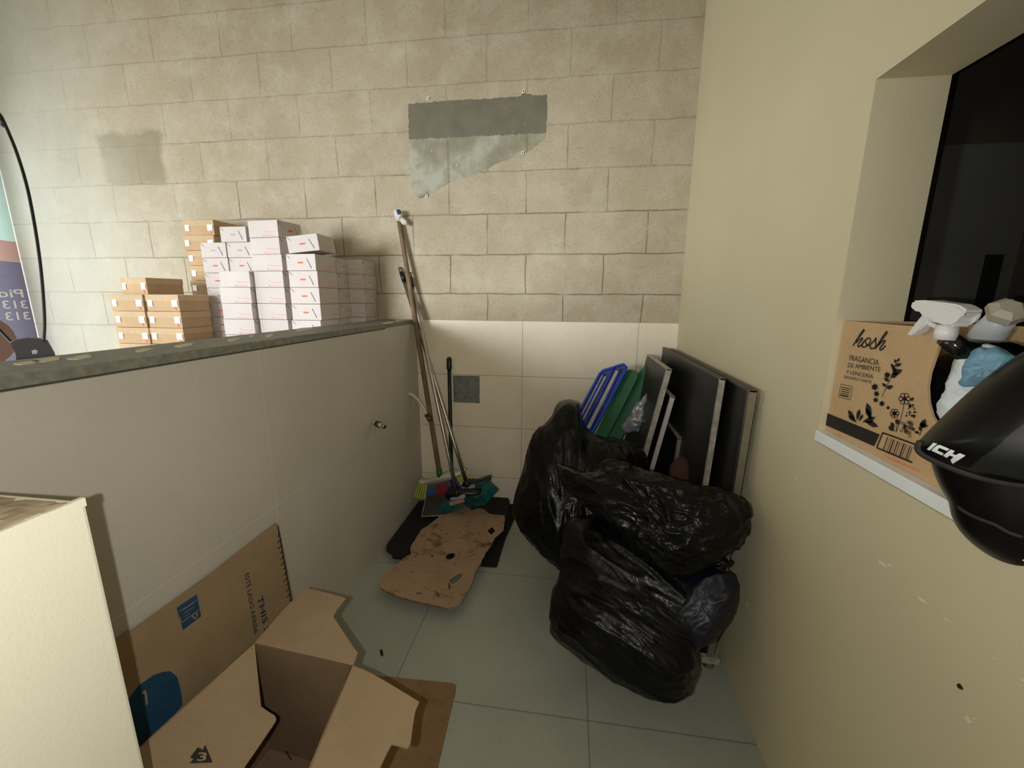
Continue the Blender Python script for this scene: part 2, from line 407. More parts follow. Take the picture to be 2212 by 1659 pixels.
def text_mesh(s, o, ux, uy, shear=0, bold=0, align_w=None):
    """lettering whose bounding box is laid on origin o with the full width vector ux and the cap height vector uy"""
    cu = bpy.data.curves.new('t', 'FONT'); cu.body = s; cu.shear = shear; cu.offset = bold; cu.extrude = 0; cu.resolution_u = 3
    me = curve_mesh(cu); xs = [v.co.x for v in me.vertices]; ys = [v.co.y for v in me.vertices]
    x0, x1 = min(xs), max(xs); y0, y1 = min(ys), max(ys); ux, uy, o = Vector(ux), Vector(uy), Vector(o)
    n = ux.cross(uy).normalized()
    if n.dot(CAM-o) < 0: n = -n
    for v in me.vertices: v.co = o + ux*((v.co.x-x0)/(x1-x0)) + uy*((v.co.y-y0)/(y1-y0)) + n*.0008
    return me
def text_px(name, s, p_bl, p_br, p_tl, p0, n, mat, parent, shear=0, bold=0):
    a, b, c = (atp(*q, p0, n) for q in (p_bl, p_br, p_tl)); return link(name, text_mesh(s, a, b-a, c-a, shear, bold), mat, parent)

def blob(outline, cpx, depth, T, amp=.01, freq=9, seg=150, rings=90, pw=.75, clamp=None, seed=0, back=None, folds=(1, 1, 1), axis=None, ridge=3, crease=1.0):
    """closed swollen body: OUTLINE (pixels) sets its silhouette at DEPTH, T its half thickness; creased by noise"""
    C = atd(*cpx, depth); w = (CAM-C).normalized(); u = (RGT-w*RGT.dot(w)).normalized(); v = w.cross(u)
    P = []
    for a, b in smooth_poly([(q[0], q[1], 0) for q in outline], 6) and [(q.x, q.y) for q in smooth_poly([(q[0], q[1], 0) for q in outline], 6)]:
        p = atp(a, b, C, w)-C; P.append((math.atan2(p.dot(v), p.dot(u)), p.length))
    P.sort(); P = [(P[-1][0]-math.tau, P[-1][1])] + P + [(P[0][0]+math.tau, P[0][1])]
    def R(t):
        for i in range(len(P)-1):
            if P[i][0] <= t <= P[i+1][0]:
                k = (t-P[i][0])/max(1e-9, P[i+1][0]-P[i][0]); return P[i][1]*(1-k)+P[i+1][1]*k
        return P[0][1]
    bm = bmesh.new(); off = Vector((seed*7.3, seed*3.1, seed*5.7)); rot = Matrix.Rotation(axis or 0, 3, w)
    Rs = [R(-math.pi+math.tau*i/seg) for i in range(seg)]
    grid = []
    for j in range(1, rings):
        ph = math.pi*j/rings; sr = math.sin(ph); row = []; s = sr**(1/pw); c = math.copysign(math.sqrt(max(0, 1-s*s)), math.cos(ph))
        for i in range(seg):
            t = -math.pi+math.tau*i/seg
            tb = T if c > 0 else (back or T)
            p = C + (u*math.cos(t)+v*math.sin(t))*Rs[i]*sr + w*tb*c
            row.append(p)
        grid.append(row)
    pole = [C+w*T, C-w*(back or T)]
    def disp(p, nrm, edge):
        q = p-C; a_, b_, c_ = q.dot(u), q.dot(v), q.dot(w); ca, sa = math.cos(axis or 0), math.sin(axis or 0)
        q = Vector(((a_*ca+b_*sa)*folds[0], (b_*ca-a_*sa)*folds[1], c_*folds[2]))*freq + off
        q = q + noise.noise_vector(q*.6)*.5
        r1 = (1-abs(noise.noise(q)))**ridge; r2 = (1-abs(noise.noise(q*2.3+Vector((9, 2, 4)))))**ridge; r3 = noise.noise(q*.45); r4 = (1-abs(noise.noise(q*4.6+Vector((3, 8, 1)))))**6
        return p + nrm*(amp*((r1-.45)*1.1*crease + (r2-.45)*.5*crease + r4*.22*crease + r3*.9))*edge
    V = []
    for j, row in enumerate(grid):
        vr = []
        for i, p in enumerate(row):
            a = row[(i+1) % seg]-row[i-1]; b = (grid[min(j+1, len(grid)-1)][i]-grid[max(j-1, 0)][i])
            nrm = a.cross(b); nrm = nrm.normalized() if nrm.length > 1e-9 else w
            if nrm.dot(p-C) < 0: nrm = -nrm
            p = disp(p, nrm, 1)
            if clamp: p = clamp(p)
            vr.append(bm.verts.new(p))
        V.append(vr)
    pt = [bm.verts.new(clamp(disp(pole[0], w, 1)) if clamp else disp(pole[0], w, 1)), bm.verts.new(clamp(pole[1]) if clamp else pole[1])]
    for j in range(len(V)-1):
        for i in range(seg): bm.faces.new((V[j][i], V[j][(i+1) % seg], V[j+1][(i+1) % seg], V[j+1][i]))
    for i in range(seg):
        bm.faces.new((pt[0], V[0][(i+1) % seg], V[0][i])); bm.faces.new((pt[1], V[-1][i], V[-1][(i+1) % seg]))
    bmesh.ops.recalc_face_normals(bm, faces=bm.faces); me = bpy.data.meshes.new('blob'); bm.to_mesh(me); bm.free(); return me

# ================================================================== THE SETTING
HW_X, HW_T, HW_Z = -1.3876, .185, 1.07
S = lambda o: tag(o, kind='structure')
S(MB().box((-4.2, -4.2, -.05), (1.6, .15, 0)).build('floor', M['tile_floor']))
S(MB().box((-4.2, -4.2, 3.0), (1.6, .15, 3.05)).build('ceiling', M['ceiling']))
wall_back = S(MB().box((-4.2, 0, 0), (.13, .15, 3.0)).build('wall_back', M['block']))
S(MB().box((HW_X, -.008, 0), (0, 0, HW_Z)).build('trim_2', M['tile_back']))
OY0, OY1, OZ0, OZ1, WT = -1.2644, -2.5, .905, 1.589, .124
wall_right = S(MB().box((0, OY0, 0), (WT, 0, 3.0)).box((0, OY1, 0), (WT, OY0, OZ0-.02)).box((0, OY1, OZ1), (WT, OY0, 3.0)).box((0, -4.2, 0), (WT, OY1, 3.0)).build('wall_right', M['wall_paint']))
S(MB().box((-.006, OY1, .889), (WT, OY0, .912), bev=.002).build('trim_1', M['sill']))
wl = S(MB().box((HW_X-HW_T, -3.4, 0), (HW_X, 0, HW_Z-.02)).build('wall_left', M['tile_half']))
MB().box((HW_X-HW_T-.002, -3.4, HW_Z-.02), (HW_X+.001, -.0005, HW_Z)).build('stone_cap', M['cap'], wl)
MB().box((HW_X-.01, -3.4, HW_Z-.0235), (HW_X+.0015, -.4, HW_Z-.0195)).build('cap_joint', M['joint'], wl)
for a, b, w_, h_ in ((60, 783, 28, 3), (105, 776, 30, 4), (175, 771, 26, 4), (310, 756, 18, 3), (400, 745, 20, 3), (505, 733, 14, 3), (545, 725, 5, 2), (583, 724, 8, 3), (655, 711, 18, 3), (840, 697, 12, 2), (862, 692, 10, 2)):
    pts = [(a+math.cos(q)*w_*(1+.25*math.sin(3*q+a)), b+math.sin(q)*h_-math.cos(q)*w_*.12) for q in [k*math.tau/14 for k in range(14)]]
    px_plate('mortar_smear', pts, (0, 0, HW_Z+.0008), (0, 0, 1), .001, M['mortar'], wl)
# bare patch where a sign has hung, with its anchors
patch = px_plate('bare_cement_patch', [(882, 224), (925, 221), (975, 217), (1030, 214), (1080, 211), (1124, 208), (1130, 200), (1140, 203), (1160, 206), (1182, 204), (1182, 240), (1180, 285), (1178, 297), (1162, 312), (1140, 328), (1110, 340), (1080, 350), (1050, 366), (1018, 380), (990, 386), (960, 400), (935, 415), (922, 425), (905, 428), (888, 420), (889, 380), (884, 375), (883, 300)], (0, -.0006, 0), (0, -1, 0), .0012, M['cement'], wall_back, ragged=.0025)
for a, b in ((925, 213), (1131, 198), (1129, 331), (922, 424)):
    c = at(a, b, 1, -.001); MB().tube([c, c+Vector((0, -.006, 0))], .008, 16).build('wall_anchor', M['chip'], wall_back)
    MB().tube([c+Vector((0, -.0055, 0)), c+Vector((0, -.0066, 0))], .0035, 12).build('anchor_hole', M['hole'], wall_back)
for k, (a, b, l, ang, w_) in enumerate(((1905, 1217, 24, 40, 6), (1921, 1221, 11, 35, 4), (1992, 1297, 24, 42, 5), (2043, 1338, 20, 38, 2.5), (2146, 1422, 12, 40, 3), (2208, 1468, 12, 30, 4), (2090, 1554, 22, 52, 8), (2103, 1552, 8, 20, 5), (1613, 1306, 10, 80, 2), (1648, 880, 5, 0, 3), (1720, 1035, 5, 20, 3))):
    ca, sa = math.cos(math.radians(ang)), math.sin(math.radians(ang)); pts = []
    for q in range(10):
        t_ = q*math.tau/10; r = 1+.3*math.sin(2.3*q+k); dx, dy = math.cos(t_)*l/2*r, math.sin(t_)*w_/2*r; pts.append((a+dx*ca-dy*sa, b+dx*sa+dy*ca))
    px_plate('paint_chip', pts, (-.0005, 0, 0), (1, 0, 0), .001, M['chip'], wall_right)
px_plate('nail_hole', [(2066, 1478), (2072, 1476), (2078, 1484), (2080, 1490), (2074, 1489), (2068, 1485)], (-.0008, 0, 0), (1, 0, 0), .001, M['hole'], wall_right)
# the dark room behind the serving window
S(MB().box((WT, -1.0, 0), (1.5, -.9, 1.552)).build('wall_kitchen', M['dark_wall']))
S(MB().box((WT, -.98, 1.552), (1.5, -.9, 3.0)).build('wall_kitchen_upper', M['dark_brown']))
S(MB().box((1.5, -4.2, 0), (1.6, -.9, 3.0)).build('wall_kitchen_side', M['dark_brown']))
S(MB().box((.462, -1.012, .05), (.492, -1.0, 1.30)).build('gap_shade_strip', M['black_gap']))  # black strip stands in for the gap: its shade put into the colour
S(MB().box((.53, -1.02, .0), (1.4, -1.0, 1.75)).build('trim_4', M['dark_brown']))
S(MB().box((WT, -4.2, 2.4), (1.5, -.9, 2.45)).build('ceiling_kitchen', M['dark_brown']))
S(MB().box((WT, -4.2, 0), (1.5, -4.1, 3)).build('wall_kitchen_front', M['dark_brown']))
S(MB().box((-4.2, -3.75, 1.86), (-.9, -3.6, 3.0)).box((-1.95, -3.75, 0), (-.9, -3.6, 1.86)).build('light_block_front', M['wall_paint']))  # added unseen pier and lintel, shaped to shade the walls from the entrance light
# shop front
SX = -3.93
S(MB().box((SX-.1, -4.2, 0), (SX, 0, .12)).box((SX-.1, -4.2, 2.10), (SX, 0, 3.0)).build('wall_far_left', M['wall_paint']))
win = MB().box((SX-.07, -2.2, .12), (SX-.02, -2.14, 2.10)).box((SX-.07, -4.2, .12), (SX-.02, -4.14, 2.10)).box((SX-.07, -4.2, 2.05), (SX-.02, 0, 2.10)).box((SX-.07, -4.2, .12), (SX-.02, 0, .16)).build('window_1', M['alu']); S(win)
MB().box((SX-.05, -4.14, .16), (SX-.045, -.001, 2.05)).build('pane', M['glass'], win)
bn = thing('shop_banner', 'teal and purple printed banner on the shop front glass, lettering seen mirrored', 'banner', (SX, -.6, .3))
def bpatch(name, y0, y1, z0, z1, rgb, lay=0): return MB().box((SX-.002+lay*.0015, y0, z0), (SX-.001+lay*.0015, y1, z1)).build(name, banner(name+'_print', rgb), bn)
bpatch('sheet', -.60, -.004, 1.512, 2.08, (196, 208, 205))
bpatch('photo_band', -.60, -.004, .3, 1.39, (150, 147, 160))
bpatch('meat_band', -.60, -.004, 1.391, 1.511, (190, 170, 164))
bpatch('white_line', -.60, -.004, 1.300, 1.304, (240, 230, 225), 2); bpatch('white_line', -.60, -.004, 1.010, 1.014, (240, 230, 225), 2)
for (py_, rr, zz_) in ((-.42, .24, 1.19), (-.32, .21, .93)):
    MB().prism([(SX+.002, py_+math.cos(q*math.tau/28)*rr, zz_+math.sin(q*math.tau/28)*rr*.8) for q in range(28)], (.0006, 0, 0)).build('orange_disc', banner('orange_print', (216, 190, 168)), bn)
MB().prism([(SX+.002, -.16+a, 1.80+b) for a, b in ((-.1, -.05), (0.05, -.10), (.06, .02), (0.0, .14), (-.1, .1))], (.0006, 0, 0)).build('purple_shape', banner('purple_print', (140, 134, 152)), bn)
for s_, z_, w_ in (('Pidela', 1.175, .235), ('313 476', 1.108, .27), ('313 890', 1.038, .27)):
    me = text_mesh(s_, (SX+.0032, -.022 if s_[0] == '3' else -.03, z_), (0, -w_, 0), (0, 0, .050), 0, .01); link('lettering', me, M['tape'], bn)

# ================================================================== THINGS
# ---- masonry stub in the foreground
PX, PY, PZ = -1.0935, -1.842, .96
P = at(183, 1075, 2, PZ); PX, PY = P.x, P.y
stub = thing('masonry_stub', 'low cream painted masonry stub with a broken rough top, beside the half wall', 'wall stub', ((PX+HW_X)/2, PY-.3, 0))
MB().box((HW_X+.002, PY-.75, 0), (PX, PY, PZ-.004), bev=.004).build('painted_body', M['cream'], stub)
bm = bmesh.new(); nx, ny = 26, 60; G = []
for j in range(ny+1):
    row = []
    for i in range(nx+1):
        xx = HW_X+.004 + (PX-HW_X-.010)*i/nx; yy = PY-.75+.75*j/ny - .002
        e = min(i, nx-i, ny-j)/3.0; hh = PZ-.004+ (.003+.010*abs(noise.noise(Vector((xx*22, yy*9, 1)))) + .006*noise.noise(Vector((xx*60, yy*40, 4))))*min(1, e) - (.001 if e == 0 else 0)
        row.append(bm.verts.new((xx, yy, hh)))
    G.append(row)
for j in range(ny):
    for i in range(nx): bm.faces.new((G[j][i], G[j][i+1], G[j+1][i+1], G[j+1][i]))
me = bpy.data.meshes.new('top'); bm.to_mesh(me); bm.free(); link('broken_top', me, M['rough_brick'], stub)
mb = MB(); n_ = 60
for k in range(n_):
    y0 = PY-.75*k/n_; y1 = PY-.75*(k+1)/n_; h0 = .003+.006*abs(noise.noise(Vector((y0*45, 3, 0)))); w0 = .004+.010*abs(noise.noise(Vector((y0*30, 7, 0))))
    mb.obox((PX-w0, y1, PZ-.010), (w0+.0006, 0, 0), (0, y0-y1, 0), (0, 0, .007+h0))
mb.build('paint_rim', M['cream'], stub)

# ---- big flattened carton on the half wall
cn = Vector((1, 0, .06)).normalized(); c0 = Vector((HW_X+.012, -1.3, .545))
carton = thing('flattened_carton', 'large flattened brown carton with blue printing leaning on the half wall', 'cardboard', (c0.x+.02, -1.5, 0))
def cpt(y, z): return Vector((c0.x + (.545-z)*.06, y, z))
tr = atp(600, 1128, c0, cn); tl = atp(285, 1362, c0, cn)
o_ = link('board', plate([[cpt(tr.y, .012), cpt(tr.y+.004, .3), cpt(tr.y, tr.z-.006), cpt(tr.y-.006, tr.z), cpt(-1.45, tr.z-.001), cpt(tl.y, tl.z), cpt(-1.86, tl.z+.002), cpt(-1.86, .012)]], .004, cn), M['card_old'], carton)
stt = MB()
for k in range(18):
    z_ = .50-.018*k; a = cpt(tr.y-.012-(.003*(k % 3)), z_)+cn*.0008; stt.obox(a, (0, .012+.003*(k % 3), .002), (0, .0003, .0035), cn*.0006)
stt.obox(cpt(tr.y-.005, .1)+cn*.0006, (0, .004, 0), (-.06*.43, 0, .43), cn*.0006)
stt.build('torn_edge', M['ink_black'], carton)
pl = (c0+cn*.0002, cn)
px_plate('blue_symbol', [(381, 1313), (424, 1284), (434, 1331), (395, 1361)], *pl, .0006, M['ink_blue'], carton, lift=.0008)
mb = MB()
for a, b in (((386, 1322), (424, 1297)), ((388, 1334), (391, 1345)), ((392, 1345), (429, 1318))): stroke(mb, [a, b], .0016, cn, c0+cn*.001)
for a, b in (((394, 1318), (420, 1301)), ((396, 1326), (420, 1310)), ((398, 1333), (410, 1325))): stroke(mb, [a, b], .0013, cn, c0+cn*.001)
stroke(mb, [(415, 1330), (421, 1324), (426, 1328), (421, 1336), (415, 1330)], .003, cn, c0+cn*.001)
mb.build('symbol_lines', M['card_old'], carton)
text_px('lettering', 'THIS SIDE UP', (555, 1291), (588, 1452), (567, 1285), *pl, M['ink_navy'], carton, bold=.012)
text_px('lettering', 'ESTE LADO ARRIBA', (528, 1241), (549, 1372), (537, 1236), *pl, M['ink_navy'], carton, bold=.008)
blue = [(270, 1520), (300, 1480), (330, 1459), (352, 1451), (368, 1450), (381, 1461), (387, 1478), (393, 1510), (394, 1522), (330, 1600), (300, 1625), (285, 1640)]
px_plate('blue_print', blue, *pl, .0006, M['ink_blue'], carton, lift=.0008)
mb = MB(); stroke(mb, [(307, 1499), (313, 1494), (317, 1522)], .004, cn, c0+cn*.0014); mb.build('numeral', M['card_old'], carton)

# ---- open carton in front of it
HB = .40
open_box = thing('open_carton', 'open empty brown carton with flaps spread, in the foreground', 'box', (-1.15, -1.5, 0))
BL, BR, FL, FR = at(550, 1389, 2, HB), at(762, 1437, 2, HB), at(330, 1591, 2, HB), at(672, 1659, 2, HB)
d1 = (BR-BL); FR = BR+(FR-BR)*1.25; FL = BL+(FL-BL)*1.35
def dn(p): return Vector((p.x, p.y, .006))
def panel(name, pts, mat, thick=.004): return link(name, plate([pts], thick), mat, open_box)
panel('back_panel', [BL, BR, dn(BR), dn(BL)], M['card_in_shaded']); panel('side_panel', [BR, FR, dn(FR), dn(BR)], M['card_in_shaded'])
panel('side_panel', [BL, FL, dn(FL), dn(BL)], M['card_in_shaded']); panel('front_panel', [FL, FR, dn(FR), dn(FL)], M['card_in_shaded'])
panel('bottom', [dn(BL)+Vector((0, 0, .085)), dn(BR)+Vector((0, 0, .085)), dn(FR)+Vector((0, 0, .085)), dn(FL)+Vector((0, 0, .085))], M['card_in_shaded'], .005)
def flap(name, hinge, others, out_pt, mat='card'):
    """flap through the hinge line whose pixel outline lies on a plane that also holds out_pt"""
    a, b = hinge; n = (b-a).cross(Vector(out_pt)-a).normalized()
    pts = [a, b] + [atp(q[0], q[1], a, n) for q in others]; return link(name, plate([pts], .004, n if n.dot(CAM-a) > 0 else -n), M[mat], open_box)
mid = (BL+BR)/2
flap('flap', (BL, BR), [(773, 1411), (757, 1388), (737, 1358), (720, 1332), (730, 1312), (747, 1294), (741, 1290), (700, 1279), (663, 1270), (656, 1272), (605, 1325)], mid + Vector((.02, .17, .02)))
mid = (BR+FR)/2
flap('flap', (BR, FR), [(820, 1659), (838, 1622), (846, 1606), (862, 1609), (880, 1615), (887, 1605), (893, 1560), (897, 1536), (906, 1516), (880, 1500), (830, 1470), (790, 1448)][0:], mid + Vector((.2, .02, -.02)))
mid = (BL+FL)/2
fp = flap('flap', (FL, BL), [(556, 1450), (564, 1526), (578, 1536), (594, 1546), (597, 1555), (592, 1564), (562, 1608), (527, 1659), (470, 1735), (300, 1760)], mid + Vector((.15, 0, -.05)))
_n = (BL-FL).cross(mid + Vector((.15, 0, -.05))-FL).normalized()
px_plate('house_mark', [(410, 1649), (418, 1640), (411, 1636), (427, 1615), (434, 1617), (437, 1622), (443, 1609), (452, 1630), (459, 1647)], FL, _n, .0006, M['ink_black'], open_box, lift=.0008)
text_px('numeral', '3', (425, 1645), (445, 1644), (428, 1626), FL+_n*(.0016 if _n.dot(CAM-FL) > 0 else -.0016), _n, M['card'], open_box, bold=.02)
mb = MB(); q0 = [at(a, b, 2, .098) for a, b in ((612, 1610), (618, 1625), (640, 1618), (670, 1632))]; mb.tube(q0, .0018, 6); mb.tube([at(a, b, 2, .098) for a, b in ((618, 1625), (630, 1642))], .0012, 6)
mb.build('loose_string', M['ink_black'], open_box)

# ---- cardboard on the floor
fc = px_plate('floor_cardboard', [(846, 1462), (910, 1469), (978, 1475), (985, 1480), (984, 1492), (968, 1560), (945, 1659), (930, 1730), (780, 1730), (800, 1600), (780, 1500), (760, 1456)], (0, 0, .005), (0, 0, 1), .004, M['card_floor'])
tag(fc, 'flat trodden cardboard sheet on the floor tiles beside the open carton', 'cardboard')
px_plate('black_scrap', [(820, 1404), (825, 1402), (828, 1410), (827, 1417), (822, 1414)], (0, 0, .003), (0, 0, 1), .003, M['ink_black'])
tag(bpy.data.objects['black_scrap'], 'tiny black scrap lying on the floor tile', 'litter')

# ---- black mats and stained cardboard in the corner
m1 = px_plate('rubber_mat', [(905, 1082), (960, 1072), (1060, 1074), (1064, 1088), (1020, 1160), (1010, 1212), (950, 1216), (905, 1195), (872, 1205), (848, 1202), (846, 1194), (834, 1186), (836, 1176)], (0, 0, .030), (0, 0, 1), .012, M['black_mat'], ragged=.0015)
tag(m1, 'black rubber mat with a ragged end, sticking out toward the half wall', 'mat')
m2 = px_plate('rubber_mat', [(1000, 1078), (1115, 1090), (1111, 1118), (1092, 1160), (1073, 1221), (1040, 1219), (1000, 1200), (960, 1160), (970, 1110)], (0, 0, .012), (0, 0, 1), .012, M['black_mat'], ragged=.001)
tag(m2, 'black rubber mat beside the trash bag, lowest of the pile', 'mat')
m3 = px_plate('rubber_mat', [(1035, 1072), (1097, 1074), (1101, 1082), (1096, 1120), (1060, 1150), (1000, 1150), (1000, 1090)], (0, 0, .044), (0, 0, 1), .012, M['black_mat'])
tag(m3, 'small black rubber mat on top of the pile at the back wall', 'mat')
dirty = [(955, 1108), (972, 1084), (985, 1083), (998, 1087), (1008, 1094), (1017, 1101), (1023, 1101), (1030, 1098), (1038, 1098), (1046, 1100), (1051, 1105), (1058, 1110), (1075, 1112), (1089, 1113), (1091, 1120), (1089, 1135), (1088, 1145), (1080, 1152), (1070, 1160), (1062, 1178), (1052, 1190), (1044, 1205), (1036, 1222), (1025, 1238), (1024, 1248), (1015, 1270), (1004, 1290), (992, 1306), (978, 1311), (966, 1313), (940, 1306), (900, 1298), (862, 1288), (840, 1278), (820, 1268), (818, 1258), (830, 1240), (852, 1225), (872, 1205), (888, 1196), (886, 1184), (896, 1166), (910, 1144), (928, 1133), (946, 1118)]
dn_ = Vector((0, -.02, 1)).normalized()
h1 = [(973+10*math.cos(q*math.tau/16), 1201-7*math.sin(q*math.tau/16)-2.5*math.cos(q*math.tau/16)) for q in range(16)]
h2 = [(1053, 1147), (1060, 1139), (1064, 1138), (1070, 1147), (1061, 1155)]
h3 = [(971, 1256), (974, 1250), (985, 1243), (993, 1237), (1000, 1239), (998, 1245), (988, 1256), (978, 1262)]
dc = px_plate('stained_cardboard', dirty, (-.9, -.5, .058), dn_, .004, M['card_dirty'], holes=(h1, h2, h3), ragged=.0022)
tag(dc, 'stained torn brown cardboard with holes lying over the black mats', 'cardboard')
for tm in ([(942, 1154), (950, 1160), (957, 1163)], [(925, 1168), (932, 1167), (938, 1169)], [(941, 1275), (946, 1285), (953, 1293)], [(898, 1284), (905, 1281), (916, 1284)], [(1002, 1205), (1020, 1200), (1034, 1188)], [(928, 1204), (934, 1199), (938, 1212)], [(984, 1160), (1010, 1164), (1040, 1163)], [(971, 1256), (970, 1268), (972, 1276)]):
    mb = MB(); stroke(mb, tm, [.001, .005, .001], dn_, Vector((-.9, -.5, .058))+dn_*.0006); mb.build('tear_mark', M['wood'] if tm[0][0] > 980 else M['ink_black'], dc)
u1 = px_plate('folded_edge', [(818, 1262), (868, 1290), (966, 1311), (966, 1317), (940, 1311), (862, 1292), (824, 1273)], (-.9, -.5, .046), dn_, .003, M['card_floor'], dc)

# ---- brooms and sticks
def taper(a, b, r, seg=14): return MB().tube([Vector(a).lerp(Vector(b), k/6) for k in range(7)], r, seg)
# rainbow broom on a wooden pole
wt, wb = at(861, 468, 1, -.02), at(949, 1022, 1, -.17)
br1 = thing('broom', 'wooden pole broom with yellow, blue and red bristles in the corner', 'broom', (wb.x, wb.y, .06))
taper(wt, wb, .0125).build('handle', M['wood'], br1, True)
ax = (wb-wt).normalized(); MB().tube([wb-ax*.022, wb+ax*.02], .0155, 16).build('collar', M['green_pl'], br1, True)
hd = [at(a, b, 1, -.185) for a, b in ((904, 1040), (912, 1042), (925, 1040), (945, 1031), (965, 1024), (985, 1021), (1000, 1017), (1003, 1022), (990, 1030), (970, 1037), (950, 1043), (925, 1046), (908, 1046))]
MB().prism(smooth_poly(hd, 3), (0, .05, 0)).build('head', M['broom_head'], br1, True)
def bristles(name, p0s, p1s, y0, y1, mat, parent, nx=14, ny=4, r=.0035, splay=0):
    """tufts from the pixel line p0s to the pixel line p1s"""
    mb = MB()
    for j in range(ny):
        yy = y0+(y1-y0)*j/max(1, ny-1)
        for i in range(nx):
            k = (i+.5)/nx; a = (p0s[0][0]*(1-k)+p0s[1][0]*k, p0s[0][1]*(1-k)+p0s[1][1]*k); b = (p1s[0][0]*(1-k)+p1s[1][0]*k, p1s[0][1]*(1-k)+p1s[1][1]*k)
            A = at(*a, 1, yy); B = at(*b, 1, yy+splay*(j-ny/2)); mb.tube([A, A.lerp(B, .5), B+Vector((random.uniform(-.002, .002),)*3)], [r*.8, r, r*1.1], 5)
    return mb.build(name, mat, parent)
bristles('yellow_bristles', ((903, 1043), (924, 1045)), ((892, 1073), (920, 1078)), -.18, -.14, M['yellow_br'], br1, 5)
bristles('blue_bristles', ((924, 1045), (943, 1043)), ((918, 1075), (940, 1080)), -.18, -.14, M['blue_br'], br1, 5)
bristles('red_bristles', ((942, 1043), (968, 1037)), ((941, 1078), (974, 1070)), -.18, -.14, M['red_br'], br1, 7)
bristles('blue_bristles', ((968, 1036), (985, 1031)), ((976, 1072), (1000, 1058)), -.18, -.14, M['blue_br'], br1, 5)
bristles('yellow_bristles', ((985, 1031), (1003, 1021)), ((1000, 1050), (1024, 1034)), -.18, -.14, M['yellow_br'], br1, 5)
kn = thing('tied_rag', 'white and blue rag knotted round the top of the wooden pole', 'rag', wt)
def dpt(x, y, yy): return (at(x, y, 1, yy)-CAM).dot(FWD)
kd = dpt(861, 466, -.04)
link('knot', blob([(852, 456), (858, 453), (864, 458), (869, 464), (868, 476), (860, 478), (854, 470)], (861, 466), kd, .022, .006, 40, 32, 18, seed=2), M['knot'], kn, True)
link('loose_end', blob([(865, 472), (872, 471), (880, 480), (878, 486), (870, 485), (866, 480)], (872, 478), kd, .012, .004, 50, 24, 14, seed=3), M['knot'], kn, True)
link('blue_strip', blob([(857, 453), (864, 454), (866, 462), (861, 464), (857, 459)], (861, 458), kd-.02, .01, .003, 50, 20, 12, seed=4), M['knot_blue'], kn, True)
def alu_broom(label, top, bot, ytop, ybot, capside, head, lab, teal_sets, hy):
    a, b = at(*top, 1, ytop), at(*bot, 1, ybot); o = thing('broom', label, 'broom', (b.x, b.y, .05), 'teal brooms in the corner')
    taper(a, b, .0095).build('handle', M['alu'], o, True); d = (a-b).normalized()
    MB().tube([a-d*.02, a+d*.035], .0118, 14).build('grip_cap', M['black_plastic'], o, True)
    lp = [a+d*(.045+.018*math.sin(q*math.tau/14))+RGT*.009*math.cos(q*math.tau/14) for q in range(15)]; MB().tube(lp, .0028, 6, False).build('hanging_loop', M['black_plastic'], o, True)
    MB().tube([b+d*.0, b-d*.035], [.0125, .016], 14).build('socket', M['black_plastic'], o, True)
    hp = [at(p[0], p[1], 1, hy) for p in head]; MB().prism(smooth_poly(hp, 3), (0, .05, 0)).build('head', M['black_plastic'], o, True)
    px_plate('label_strip', lab, (0, hy-.0012, 0), (0, 1, 0), .0015, M['label_pl'], o)
    px_plate('barcode_strip', [(p[0]-2, p[1]+(9 if i < 2 else 10)) for i, p in enumerate(lab)], (0, hy-.0030, 0), (0, 1, 0), .0012, M['label_red'], o)
    for s0, s1, n_ in teal_sets: bristles('bristles', s0, s1, hy, hy+.045, M['teal_br'], o, n_, 4, .0028)
    return o
alu_broom('aluminium handled broom with teal bristles, nearer of the two', (888.6, 612), (985, 1058), -.03, -.26, 0,
          [(963, 1066), (975, 1060), (1000, 1062), (1030, 1062), (1036, 1068), (1010, 1078), (985, 1084), (965, 1078)],
          [(972, 1076), (1004, 1067), (1006, 1074), (974, 1083)],
          [(((968, 1080), (1000, 1078)), ((932, 1112), (985, 1104)), 12), (((998, 1076), (1034, 1068)), ((985, 1100), (1050, 1090)), 12)], -.27)
alu_broom('aluminium handled broom with teal bristles raised on edge, further back', (871, 601), (1006, 1038), -.02, -.22, 0,
          [(998, 1046), (1012, 1042), (1030, 1042), (1053, 1034), (1058, 1040), (1036, 1054), (1010, 1062), (998, 1058)],
          [(996, 1053), (1025, 1046), (1027, 1053), (998, 1060)],
          [(((1022, 1052), (1055, 1034)), ((1050, 1088), (1077, 1058)), 14)], -.23)
bs = thing('dustpan', 'smoky dustpan with an upright black stick handle against the back tiles', 'dustpan', (-1.17, -.15, .05))
a, b = at(970.5, 800, 1, -.03), at(976, 1066, 1, -.15); taper(a, b, .0105).build('handle', M['black_plastic'], bs, True)
a2 = at(970.2, 771, 1, -.02); MB().tube([a, a.lerp(a2, .15), a.lerp(a2, .85), a2], [.011, .0145, .0145, .008], 14).build('grip', M['black_plastic'], bs, True)
px_plate('pan', [(921, 1072), (990, 1066), (1000, 1085), (960, 1112), (912, 1116)], (-1.2, -.22, .10), (0, -.55, 1), .004, M['dust_pan'], bs)
mb = MB(); mb.tube(px([(921, 1071), (911, 1116), (960, 1113)], (-1.2, -.22, .105), (0, -.55, 1)), .003, 6); mb.build('pan_rim', M['label_pl'], bs, True)

